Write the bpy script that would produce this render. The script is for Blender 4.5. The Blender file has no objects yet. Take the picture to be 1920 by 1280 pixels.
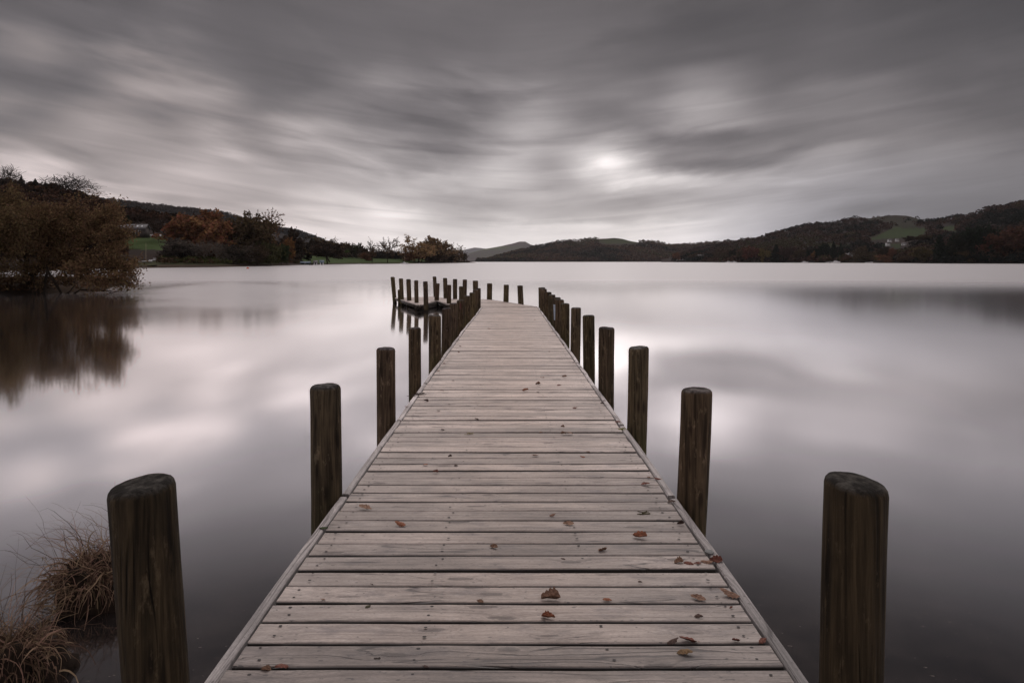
import bpy, bmesh, math, random
import numpy as np
from mathutils import Vector, Matrix, noise as mnoise

SC = bpy.context.scene
COL = SC.collection
R = math.radians
CAMH = 1.85          # eye above the water
F = 1280.0           # focal length in photo pixels (24 mm on 36 mm, 1920 wide)
VX, HY = 953.0, 490.0  # where the jetty runs to, and the horizon, in photo pixels

def deck_z(d):
    return 0.415 - 0.007 * d

def P(px, py, d):
    """world point seen at photo pixel (px, py) at forward distance d"""
    return Vector(((px - VX) * d / F, d, CAMH - (py - HY) * d / F))

def on_deck(px, py):
    d = (CAMH - 0.415) * F / (py - HY - 0.007 * F)
    return Vector(((px - VX) * d / F, d, deck_z(d)))

# ------------------------------------------------------------------ objects
def obj(name, me, mat=None, parent=None):
    o = bpy.data.objects.new(name, me)
    COL.objects.link(o)
    if mat is not None and me is not None and not me.materials:
        for m in (mat if isinstance(mat, (list, tuple)) else [mat]):
            me.materials.append(m)
    if parent is not None:
        o.parent = parent
    return o

def tag(o, label=None, cat=None, group=None, kind=None):
    if label: o['label'] = label
    if cat: o['category'] = cat
    if group: o['group'] = group
    if kind: o['kind'] = kind
    return o

def thing(name, label, cat, loc=(0, 0, 0), rz=0.0, group=None):
    o = bpy.data.objects.new(name, None)
    COL.objects.link(o)
    o.location = loc
    o.rotation_euler = (0, 0, rz)
    o.empty_display_size = 0.2
    return tag(o, label, cat, group)

def mesh_np(name, verts, faces, smooth=False, attrs=None):
    """verts (n,3); faces: (m,k) array, or list of such arrays"""
    me = bpy.data.meshes.new(name)
    verts = np.asarray(verts, np.float32).reshape(-1, 3)
    if not isinstance(faces, list):
        faces = [faces]
    faces = [np.asarray(f, np.int32) for f in faces if len(f)]
    loops = np.concatenate([f.reshape(-1) for f in faces]) if faces else np.zeros(0, np.int32)
    tot = np.concatenate([np.full(len(f), f.shape[1], np.int32) for f in faces]) if faces else np.zeros(0, np.int32)
    me.vertices.add(len(verts)); me.vertices.foreach_set('co', verts.reshape(-1))
    me.loops.add(len(loops)); me.loops.foreach_set('vertex_index', loops)
    me.polygons.add(len(tot))
    start = np.concatenate([[0], np.cumsum(tot)[:-1]]).astype(np.int32) if len(tot) else tot
    me.polygons.foreach_set('loop_start', start)
    me.polygons.foreach_set('loop_total', tot)
    if smooth:
        me.polygons.foreach_set('use_smooth', np.ones(len(tot), bool))
    me.update(calc_edges=True)
    for nm, (typ, dom, data) in (attrs or {}).items():
        a = me.attributes.new(nm, typ, dom)
        key = {'FLOAT': 'value', 'FLOAT_VECTOR': 'vector', 'FLOAT_COLOR': 'color'}[typ]
        a.data.foreach_set(key, np.asarray(data, np.float32).reshape(-1))
    me.validate(clean_customdata=False)
    return me

class Geo:
    """collects pieces of one mesh"""
    def __init__(s): s.v = []; s.f3 = []; s.f4 = []; s.n = 0
    def add(s, v, f):
        v = np.asarray(v, np.float32).reshape(-1, 3); f = np.asarray(f, np.int32)
        s.v.append(v)
        (s.f3 if f.shape[1] == 3 else s.f4).append(f + s.n)
        s.n += len(v)
    def box(s, c, size, rz=0.0, taper=1.0):
        x, y, z = [q / 2 for q in size]
        v = np.array([[-x, -y, -z], [x, -y, -z], [x, y, -z], [-x, y, -z],
                      [-x * taper, -y * taper, z], [x * taper, -y * taper, z], [x * taper, y * taper, z], [-x * taper, y * taper, z]])
        cs, sn = math.cos(rz), math.sin(rz)
        v = v @ np.array([[cs, sn, 0], [-sn, cs, 0], [0, 0, 1]]) + np.array(c)
        s.add(v, [[0, 3, 2, 1], [4, 5, 6, 7], [0, 1, 5, 4], [1, 2, 6, 5], [2, 3, 7, 6], [3, 0, 4, 7]])
    def tube(s, pts, rad, k=6):
        pts = np.asarray(pts, float); n = len(pts)
        tang = np.gradient(pts, axis=0)
        tang /= np.linalg.norm(tang, axis=1)[:, None] + 1e-9
        ref = np.array([0.31, 0.87, 0.38]); ref /= np.linalg.norm(ref)
        if abs(tang[0] @ ref) > .92: ref = np.array([.9, -.2, .3])
        a = np.cross(tang, ref); a /= np.linalg.norm(a, axis=1)[:, None] + 1e-9
        b = np.cross(tang, a)
        th = np.arange(k) * 2 * math.pi / k
        ring = a[:, None, :] * np.cos(th)[None, :, None] + b[:, None, :] * np.sin(th)[None, :, None]
        v = pts[:, None, :] + ring * np.asarray(rad, float)[:, None, None]
        i = np.arange(n - 1)[:, None] * k; j = np.arange(k)[None, :]; j2 = (j + 1) % k
        f = np.stack([i + j, i + j2, i + k + j2, i + k + j], -1).reshape(-1, 4)
        s.add(v, f)
    def mesh(s, name, smooth=False, attrs=None):
        v = np.concatenate(s.v) if s.v else np.zeros((0, 3))
        return mesh_np(name, v, [np.concatenate(q) for q in (s.f3, s.f4) if q], smooth, attrs)

# ------------------------------------------------------------------ node helpers
class NT:
    def __init__(s, tree): s.t = tree; s.L = tree.links
    def put(s, sock, v):
        if v is None: return
        if isinstance(v, bpy.types.NodeSocket): s.L.new(v, sock)
        else:
            if sock.type == 'RGBA' and not hasattr(v, '__len__'): v = (v, v, v, 1)
            if sock.type == 'RGBA' and len(v) == 3: v = (*v, 1)
            if sock.type == 'VECTOR' and not hasattr(v, '__len__'): v = (v, v, v)
            sock.default_value = v
    def n(s, typ, ins=None, **kw):
        nd = s.t.nodes.new(typ)
        for k, v in kw.items(): setattr(nd, k, v)
        for k, v in (ins or {}).items(): s.put(nd.inputs[k], v)
        return nd
    def m(s, op, a, b=None, c=None, clamp=False):
        nd = s.n('ShaderNodeMath', operation=op, use_clamp=clamp)
        for i, v in enumerate((a, b, c)): s.put(nd.inputs[i], v)
        return nd.outputs[0]
    def v(s, op, a, b=None, scale=None):
        nd = s.n('ShaderNodeVectorMath', operation=op)
        s.put(nd.inputs[0], a); s.put(nd.inputs[1], b)
        if scale is not None: s.put(nd.inputs['Scale'], scale)
        return nd.outputs['Value' if op in ('DOT_PRODUCT', 'LENGTH', 'DISTANCE') else 'Vector']
    def noise(s, vec, scale=1.0, detail=3.0, rough=0.5, dist=0.0, out='Fac'):
        nd = s.n('ShaderNodeTexNoise', {'Vector': vec, 'Scale': scale, 'Detail': detail, 'Roughness': rough, 'Distortion': dist})
        return nd.outputs[out]
    def ramp(s, fac, stops, interp='LINEAR'):
        nd = s.n('ShaderNodeValToRGB'); r = nd.color_ramp; r.interpolation = interp
        while len(r.elements) < len(stops): r.elements.new(0.5)
        for e, (p, c) in zip(r.elements, stops):
            e.position = p
            e.color = (c, c, c, 1) if not hasattr(c, '__len__') else (*c[:3], 1)
        s.put(nd.inputs[0], fac)
        return nd.outputs[0]
    def mix(s, fac, a, b, blend='MIX'):
        nd = s.n('ShaderNodeMix', data_type='RGBA', blend_type=blend)
        s.put(nd.inputs[0], fac); s.put(nd.inputs[6], a); s.put(nd.inputs[7], b)
        return nd.outputs[2]
    def mapr(s, v, a, b, c=0.0, d=1.0, smooth=False):
        nd = s.n('ShaderNodeMapRange', {0: v, 1: a, 2: b, 3: c, 4: d})
        if smooth: nd.interpolation_type = 'SMOOTHSTEP'
        return nd.outputs[0]
    def attr(s, name, out='Fac'):
        return s.n('ShaderNodeAttribute', attribute_name=name).outputs[out]
    def xyz(s, vec):
        nd = s.n('ShaderNodeSeparateXYZ', {0: vec}); return nd.outputs[0], nd.outputs[1], nd.outputs[2]
    def vec(s, x, y, z):
        return s.n('ShaderNodeCombineXYZ', {0: x, 1: y, 2: z}).outputs[0]

def material(name):
    m = bpy.data.materials.new(name); m.use_nodes = True
    nt = NT(m.node_tree); m.node_tree.nodes.clear()
    out = nt.n('ShaderNodeOutputMaterial')
    return m, nt, out

def principled(nt, out, color, rough=0.8, spec=0.3, bump=None, bstr=0.3, bdist=0.01, **kw):
    b = nt.n('ShaderNodeBsdfPrincipled')
    nt.put(b.inputs['Base Color'], color); nt.put(b.inputs['Roughness'], rough)
    nt.put(b.inputs['Specular IOR Level'], spec)
    for k, v in kw.items(): nt.put(b.inputs[k], v)
    if bump is not None:
        bp = nt.n('ShaderNodeBump', {'Strength': bstr, 'Distance': bdist, 'Height': bump})
        nt.L.new(bp.outputs[0], b.inputs['Normal'])
    nt.L.new(b.outputs[0], out.inputs[0])
    return b

# ------------------------------------------------------------------ sky
SKY_ROWS = {  # brightness of the cloud deck, read off in photo pixels
 0:   [(0,88),(160,90),(320,88),(480,88),(640,92),(800,97),(960,95),(1120,90),(1280,80),(1440,76),(1600,78),(1760,75),(1920,68)],
 60:  [(0,106),(90,108),(160,100),(250,100),(320,112),(400,98),(480,95),(640,98),(800,95),(960,98),(1120,92),(1280,80),(1440,77),(1600,88),(1760,82),(1920,76)],
 100: [(0,120),(90,132),(160,118),(260,104),(320,106),(400,104),(480,96),(640,98),(800,94),(960,98),(1120,96),(1280,84),(1440,84),(1600,92),(1760,84),(1920,92)],
 140: [(0,96),(80,98),(160,110),(240,152),(320,130),(400,118),(480,100),(560,96),(640,112),(720,128),(800,105),(960,110),(1120,108),(1240,100),(1325,130),(1440,100),(1600,94),(1760,84),(1920,92)],
 180: [(0,130),(60,118),(160,96),(240,122),(320,148),(420,150),(480,108),(560,102),(640,112),(740,122),(800,118),(880,118),(960,130),(1120,118),(1240,128),(1300,146),(1380,128),(1440,110),(1530,120),(1640,124),(1760,102),(1920,98)],
 220: [(0,104),(80,118),(140,168),(200,132),(320,116),(400,136),(480,124),(560,136),(640,128),(720,108),(800,98),(880,122),(960,160),(1040,140),(1120,112),(1200,118),(1280,158),(1360,165),(1440,128),(1530,122),(1600,124),(1760,110),(1920,96)],
 260: [(0,138),(100,132),(160,136),(250,150),(320,138),(400,142),(480,138),(560,172),(640,142),(720,138),(800,112),(880,104),(960,145),(1040,152),(1120,150),(1180,132),(1240,116),(1330,104),(1440,120),(1530,116),(1620,114),(1700,128),(1800,120),(1920,106)],
 300: [(0,176),(40,190),(120,176),(200,150),(270,150),(350,172),(420,176),(480,152),(560,144),(640,158),(700,150),(780,124),(840,142),(920,176),(980,176),(1040,152),(1100,205),(1140,255),(1175,190),(1220,118),(1300,108),(1400,116),(1480,132),(1560,158),(1640,138),(1760,138),(1920,116)],
 340: [(0,180),(60,196),(140,172),(200,166),(280,198),(340,172),(420,170),(480,160),(560,162),(640,172),(740,182),(840,186),(940,192),(1000,170),(1060,152),(1110,180),(1150,222),(1200,196),(1280,196),(1350,176),(1440,160),(1560,156),(1640,146),(1760,132),(1920,118)],
 380: [(0,190),(160,188),(260,178),(330,166),(420,166),(480,172),(560,186),(640,190),(740,188),(820,170),(890,148),(960,160),(1010,190),(1060,172),(1120,166),(1200,160),(1280,158),(1360,166),(1440,170),(1530,152),(1600,130),(1760,112),(1920,104)],
 410: [(0,195),(200,192),(330,182),(420,190),(480,202),(560,204),(640,202),(740,230),(800,200),(880,186),(960,186),(1040,176),(1120,186),(1200,190),(1280,200),(1360,186),(1440,168),(1530,146),(1600,126),(1760,112),(1920,104)],
 440: [(0,205),(300,205),(420,220),(480,232),(560,228),(640,236),(740,226),(800,214),(880,212),(960,228),(1040,232),(1120,228),(1200,222),(1280,222),(1360,200),(1440,180),(1530,160),(1600,146),(1760,134),(1920,122)],
 470: [(0,215),(300,220),(480,240),(640,242),(800,240),(960,240),(1120,238),(1280,230),(1360,210),(1440,190),(1600,160),(1760,144),(1920,130)],
}
SKY_Y = sorted(SKY_ROWS)
def sky_table(px, py):
    col = [np.interp(px, *zip(*SKY_ROWS[y])) for y in SKY_Y]
    return float(np.interp(py, SKY_Y, col))

def build_world():
    w = bpy.data.worlds.new('World'); SC.world = w; w.use_nodes = True
    w.node_tree.nodes.clear(); nt = NT(w.node_tree)
    out = nt.n('ShaderNodeOutputWorld'); bg = nt.n('ShaderNodeBackground', {'Strength': 0.1})
    nt.L.new(bg.outputs[0], out.inputs[0])
    d = nt.v('NORMALIZE', nt.n('ShaderNodeTexCoord').outputs['Generated'])
    x, y, z = nt.xyz(d)
    zc = nt.m('MAXIMUM', z, 0.0)
    # wind-drawn streaks: noise on the cloud sheet, stretched along the wind (world Y)
    inv = nt.m('DIVIDE', 1.0, nt.m('ADD', zc, 0.10))
    sheet = nt.vec(nt.m('MULTIPLY', nt.m('MULTIPLY', x, inv), 1.0), nt.m('MULTIPLY', nt.m('MULTIPLY', y, inv), 0.42), 0.0)
    n1 = nt.noise(sheet, 1.7, 4.0, 0.5, 0.3)
    n2 = nt.noise(nt.v('ADD', sheet, (7.3, 2.1, 4.0)), 2.3, 5.0, 0.55, 0.4)
    n3 = nt.noise(nt.v('ADD', sheet, (3.3, 9.1, 1.0)), 3.0, 2.5, 0.5, 0.5)
    az = nt.m('MULTIPLY', nt.m('ARCTAN2', x, y), 180 / math.pi)
    el = nt.m('MULTIPLY', nt.m('ARCSINE', z), 180 / math.pi)
    az_w = nt.m('ADD', az, nt.m('MULTIPLY', nt.m('SUBTRACT', n1, 0.5), 3.2))
    wamp = nt.mapr(el, 0.0, 8.0, 1.0, 2.4)
    el_w = nt.m('ADD', el, nt.m('MULTIPLY', nt.m('SUBTRACT', n2, 0.5), wamp))
    fac = nt.mapr(az_w, -40.0, 40.0)
    els = [0.0, 1.3, 2.6, 3.9, 5.2, 6.6, 8.0, 9.4, 10.8, 12.4, 14.2, 16.2, 18.4, 21.0]
    cur = None
    for i, e in enumerate(els):
        stops = []
        for k in range(30):
            a = -40 + 80 * k / 29
            px = VX + F * math.tan(R(a)); py = HY - F * math.tan(R(e)) / math.cos(R(a))
            s = sky_table(px, py) / 255.0
            m_ = np.mean([sky_table(px + o_, py + p_) for o_ in (-260, -130, 130, 260) for p_ in (-30, 0, 30)]) / 255.0
            s = max(.2, s + .38 * (s - m_)); s *= float(np.interp(py, [0, 120, 220, 320, 470], [.95, .96, 1.0, 1.07, 1.09])) * float(np.interp(px, [1250, 1500, 1800], [1.0, .95, .87])); s = min(s, .97)
            stops.append((k / 29, s))
        c = nt.ramp(fac, stops, 'CARDINAL')
        if cur is None: cur = c
        else: cur = nt.mix(nt.mapr(el_w, els[i - 1], e, smooth=True), cur, c)
    lum = nt.m('MULTIPLY', cur, 1.0)
    # crisp wind-drawn layers: a fan of streaks away from the middle, flat layers low down
    absaz = nt.m('SQRT', nt.m('ADD', nt.m('MULTIPLY', az, az), 30.0))
    el2 = nt.m('ADD', el, nt.m('MULTIPLY', absaz, nt.mapr(az, -8.0, 8.0, -0.22, -0.13)))
    lay = nt.noise(nt.vec(nt.m('MULTIPLY', az, 0.105), nt.m('MULTIPLY', el2, 0.47), 0.0), 1.0, 4.0, 0.50, 0.4)
    lay2 = nt.noise(nt.vec(nt.m('MULTIPLY', az, 0.075), nt.m('MULTIPLY', nt.m('ADD', el, nt.m('MULTIPLY', absaz, -0.12)), 1.05), 7.0), 1.0, 3.0, 0.5, 0.8)
    lay = nt.mapr(lay, 0.30, 0.70, -1.0, 1.0)
    lay2 = nt.mapr(lay2, 0.30, 0.70, -1.0, 1.0)
    pm = nt.noise(nt.vec(nt.m('MULTIPLY', az, 0.055), nt.m('MULTIPLY', el2, 0.13), 3.0), 1.0, 2.0, 0.5)
    pm = nt.mapr(pm, 0.40, 0.62, 0.25, 1.75, smooth=True)
    amp1 = nt.m('MULTIPLY', pm, nt.m('MULTIPLY', nt.mapr(el, 1.5, 7.0, 0.02, 0.125), nt.mapr(el, 20.0, 13.0, 0.45, 1.0)))
    amp2 = nt.m('MULTIPLY', nt.mapr(el, 0.6, 3.0, 0.02, 0.075), nt.mapr(el, 18.0, 9.0, 0.3, 1.0))
    str_amp = nt.mapr(el, 1.0, 9.0, 0.03, 0.09)
    k = nt.m('ADD', nt.m('ADD', 1.0, nt.m('MULTIPLY', nt.m('SUBTRACT', n3, 0.5), str_amp)), nt.m('ADD', nt.m('MULTIPLY', lay, amp1), nt.m('MULTIPLY', lay2, amp2)))
    lum = nt.m('MULTIPLY', lum, k)
    # the thin place where the sun nearly breaks through
    gx = nt.m('DIVIDE', nt.m('ADD', nt.m('SUBTRACT', az_w, 8.1), nt.m('MULTIPLY', lay2, 0.6)), 1.7); gy = nt.m('DIVIDE', nt.m('ADD', nt.m('SUBTRACT', el_w, 7.9), nt.m('MULTIPLY', lay, 0.35)), 0.62)
    gl = nt.m('EXPONENT', nt.m('MULTIPLY', nt.m('ADD', nt.m('MULTIPLY', gx, gx), nt.m('MULTIPLY', gy, gy)), -1.0))
    lum = nt.m('ADD', lum, nt.m('MULTIPLY', gl, 0.08))
    lin = nt.m('POWER', lum, 2.2)
    # overhead and behind the photographer the overcast is brighter
    over = nt.mapr(el, 27.0, 50.0, smooth=True)
    lin = nt.m('ADD', nt.m('MULTIPLY', lin, nt.m('SUBTRACT', 1.0, over)),
               nt.m('MULTIPLY', over, nt.m('MULTIPLY', ZENITH, nt.m('ADD', 0.75, nt.m('MULTIPLY', n1, 0.5)))))
    back = nt.mapr(y, 0.35, -0.35, smooth=True)
    lin = nt.mix(back, lin, nt.m('MULTIPLY', BACK, nt.m('ADD', nt.mapr(el, 0.0, 60.0, 0.60, 2.2), nt.m('MULTIPLY', n2, 0.3))))
    hi = nt.mapr(lum, 0.35, 0.85)
    tint = nt.mix(hi, (1.075, 0.955, 0.975), (1.05, 0.975, 0.96))
    warm = nt.m('MULTIPLY', nt.mapr(az, -4.0, -30.0, smooth=True), nt.mapr(lum, 0.38, 0.52))
    tint = nt.mix(warm, tint, (1.10, 0.945, 0.92))
    cool = nt.m('MULTIPLY', nt.mapr(az, 10.0, 30.0, smooth=True), nt.mapr(el, 9.0, 2.0))
    tint = nt.mix(cool, tint, (0.985, 0.975, 1.10))
    cloud = nt.mix(1.0, lin, tint, 'MULTIPLY')
    cloud = nt.v('SCALE', cloud, scale=10.0)
    sk = nt.n('ShaderNodeTexSky', sky_type='NISHITA', sun_disc=False, sun_elevation=R(SUN_EL), sun_rotation=R(SUN_AZ), air_density=1.0, dust_density=3.0)
    nt.L.new(nt.mix(0.97, sk.outputs[0], cloud), bg.inputs[0])

SUN_EL, SUN_AZ = 52.0, 8.0
ZENITH, BACK = 1.05, 0.28
build_world()
sl = bpy.data.lights.new('sun', 'SUN'); sl.energy = 0.7; sl.angle = R(20); sl.color = (1.0, 0.95, 0.9)
so = bpy.data.objects.new('sun', sl); COL.objects.link(so)
# the lamp shines from azimuth SUN_AZ (clockwise from +Y), elevation SUN_EL
sd = Vector((math.sin(R(SUN_AZ)) * math.cos(R(SUN_EL)), math.cos(R(SUN_AZ)) * math.cos(R(SUN_EL)), math.sin(R(SUN_EL))))
so.rotation_euler = sd.to_track_quat('Z', 'Y').to_euler()

cam = bpy.data.cameras.new('camera'); cam.lens = 24.0; cam.sensor_width = 36.0
cam.clip_end = 40000; cam.clip_start = 0.05
cam.shift_x = (960 - VX) / 1920.0; cam.shift_y = -(640 - HY) / 1920.0
co = bpy.data.objects.new('camera', cam); COL.objects.link(co)
co.location = (0, 0, CAMH); co.rotation_euler = (R(90), 0, 0)
SC.camera = co
SC.view_settings.view_transform = 'Standard'; SC.view_settings.look = 'None'
SC.view_settings.gamma = 1.0; SC.view_settings.exposure = 0.0
SC.render.engine = 'CYCLES'
SC.cycles.use_denoising = True
SC.cycles.max_bounces = 6; SC.cycles.diffuse_bounces = 2; SC.cycles.glossy_bounces = 3
SC.cycles.sample_clamp_indirect = 4.0

# ------------------------------------------------------------------ materials
def deck_material(name='weathered_deck_wood', base=(.312, .268, .236), dark=(.105, .086, .074), gs=1.0, gd=.55):
    m, nt, out = material(name)
    w = nt.attr('wood', 'Vector')            # (along, across, board number)
    u, v, k = nt.xyz(w)
    r = nt.attr('rnd', 'Fac')
    # knots bend the grain
    kn = nt.n('ShaderNodeTexVoronoi', voronoi_dimensions='2D', feature='F1')
    nt.put(kn.inputs['Vector'], nt.vec(nt.m('ADD', nt.m('MULTIPLY', u, 1.9), nt.m('MULTIPLY', k, 13.7)), nt.m('ADD', nt.m('MULTIPLY', v, 7.5), nt.m('MULTIPLY', k, 5.3)), 0.0)); kn.inputs['Scale'].default_value = 1.0
    kd = nt.m('ADD', kn.outputs['Distance'], nt.m('MULTIPLY', nt.m('SUBTRACT', nt.noise(nt.vec(nt.m('MULTIPLY', u, 14.0), nt.m('MULTIPLY', v, 45.0), k), 1.0, 3.0, 0.6), 0.5), 0.22))
    kr = nt.xyz(kn.outputs['Color'])[0]
    knsz = nt.mapr(kr, 0.35, 1.0, 0.0, 0.17)
    infl = nt.m('MULTIPLY', nt.m('POWER', nt.m('MAXIMUM', nt.m('SUBTRACT', 1.0, nt.m('MULTIPLY', kd, 1.7)), 0.0), 2.0), nt.m('GREATER_THAN', kr, 0.45))
    wob = nt.noise(nt.vec(nt.m('MULTIPLY', u, 1.6), nt.m('MULTIPLY', v, 5.0), k), 1.0, 2.0)
    vv = nt.m('ADD', nt.m('ADD', v, nt.m('MULTIPLY', infl, 0.05)), nt.m('MULTIPLY', wob, 0.02))
    g1 = nt.noise(nt.vec(nt.m('MULTIPLY', u, 1.3), nt.m('MULTIPLY', vv, 75.0 * gs), k), 1.0, 4.0, 0.62)
    g2 = nt.noise(nt.vec(nt.m('MULTIPLY', u, 5.0), nt.m('MULTIPLY', vv, 260.0), k), 1.0, 3.0, 0.6)
    g3 = nt.noise(nt.vec(nt.m('MULTIPLY', u, 2.6), nt.m('MULTIPLY', vv, 15.0), k), 1.0, 4.0, 0.6)
    blot = nt.noise(nt.vec(nt.m('MULTIPLY', u, 4.5), nt.m('MULTIPLY', v, 13.0), nt.m('MULTIPLY', k, 3.1)), 1.0, 5.0, 0.62)
    spots = nt.noise(nt.vec(nt.m('MULTIPLY', u, 32.0), nt.m('MULTIPLY', v, 60.0), k), 1.0, 2.0, 0.5)
    c = nt.mix(nt.mapr(g3, 0.32, 0.68), dark, base)
    c = nt.mix(0.62, c, base)
    c = nt.mix(nt.m('MULTIPLY', nt.mapr(g1, 0.56, 0.34), gd), c, dark)
    c = nt.mix(nt.m('MULTIPLY', nt.mapr(g2, 0.55, 0.30), 0.35), c, (.10, .082, .076))
    blot2 = nt.noise(nt.vec(nt.m('MULTIPLY', u, 9.0), nt.m('MULTIPLY', v, 26.0), nt.m('MULTIPLY', k, 1.7)), 1.0, 5.0, 0.68)
    c = nt.mix(nt.m('MULTIPLY', nt.mapr(blot, 0.53, 0.70), 0.66), c, (.085, .074, .075))
    c = nt.mix(nt.m('MULTIPLY', nt.mapr(blot2, 0.56, 0.74), 0.50), c, (.075, .064, .060))
    c = nt.mix(nt.m('MULTIPLY', nt.mapr(blot2, 0.46, 0.28), 0.30), c, (.42, .39, .37))
    fine = nt.noise(nt.vec(nt.m('MULTIPLY', u, 60.0), nt.m('MULTIPLY', v, 240.0), k), 1.0, 2.0, 0.6)
    c = nt.v('SCALE', c, scale=nt.mapr(fine, 0.3, 0.7, 0.80, 1.20))
    foot = nt.noise(nt.vec(nt.m('MULTIPLY', u, 1.1), nt.m('MULTIPLY', v, 2.0), nt.m('MULTIPLY', k, 0.8)), 1.0, 3.0, 0.6)
    c = nt.v('SCALE', c, scale=nt.mapr(foot, 0.32, 0.68, 0.82, 1.16))
    c = nt.mix(nt.m('MULTIPLY', nt.mapr(spots, 0.665, 0.72), 0.8), c, (.05, .042, .04))
    # splits that run along the board
    ck = nt.noise(nt.vec(nt.m('MULTIPLY', u, 0.9), nt.m('MULTIPLY', vv, 17.0), nt.m('ADD', k, 40.0)), 1.0, 1.5, 0.45)
    crack = nt.m('MULTIPLY', nt.mapr(nt.m('ABSOLUTE', nt.m('SUBTRACT', ck, 0.5)), 0.016, 0.004),
                 nt.mapr(nt.noise(nt.vec(nt.m('MULTIPLY', u, 1.5), nt.m('MULTIPLY', v, 3.0), nt.m('ADD', k, 9.0)), 1.0, 1.0), 0.46, 0.60))
    c = nt.mix(nt.m('MULTIPLY', crack, 0.8), c, (.035, .028, .026))
    # knots
    kk = nt.m('MULTIPLY', nt.mapr(nt.m('SUBTRACT', kd, nt.m('MULTIPLY', knsz, 0.6)), 0.035, 0.0), nt.m('GREATER_THAN', kr, 0.62))
    ring = nt.m('MULTIPLY', nt.mapr(nt.m('SINE', nt.m('MULTIPLY', kd, 90.0)), -0.2, 0.8), nt.mapr(kd, 0.26, 0.06))
    c = nt.mix(nt.m('MULTIPLY', nt.m('MULTIPLY', ring, nt.m('GREATER_THAN', kr, 0.5)), 0.55), c, (.075, .060, .055))
    c = nt.mix(nt.m('MULTIPLY', kk, 0.75), c, (.060, .045, .038))
    # each board its own tone; a walked, slightly pinkish middle
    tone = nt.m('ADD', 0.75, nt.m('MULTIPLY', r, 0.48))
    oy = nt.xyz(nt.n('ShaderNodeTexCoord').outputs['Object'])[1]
    light_grade = nt.mapr(nt.m('ADD', oy, nt.m('MULTIPLY', nt.m('SUBTRACT', foot, 0.5), 3.0)), 2.0, 8.0, 0.78, 2.2)  # boards coloured darker near, lighter far: a brightness falloff painted into the wood
    c = nt.v('SCALE', c, scale=nt.m('MULTIPLY', tone, light_grade))
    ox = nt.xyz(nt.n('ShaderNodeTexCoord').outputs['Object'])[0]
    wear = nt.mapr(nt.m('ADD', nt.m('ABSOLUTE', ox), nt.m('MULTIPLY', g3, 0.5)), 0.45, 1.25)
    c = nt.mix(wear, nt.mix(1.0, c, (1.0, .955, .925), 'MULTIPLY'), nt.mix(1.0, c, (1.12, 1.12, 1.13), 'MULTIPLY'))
    h = nt.m('ADD', nt.m('MULTIPLY', g1, 0.5), nt.m('MULTIPLY', g2, 0.4))
    h = nt.m('SUBTRACT', h, nt.m('MULTIPLY', crack, 0.9))
    # unbleached sides, painted near black for the shade in the board gaps
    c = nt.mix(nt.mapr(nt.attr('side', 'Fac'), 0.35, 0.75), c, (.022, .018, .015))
    b = principled(nt, out, c, nt.mapr(g1, 0.3, 0.7, 0.62, 0.44), 0.6, bump=h, bstr=0.6, bdist=0.006)
    b.inputs['Sheen Weight'].default_value = 0.25; b.inputs['Sheen Roughness'].default_value = 0.45
    b.inputs['Sheen Tint'].default_value = (1.0, .96, .93, 1)
    return m

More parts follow.
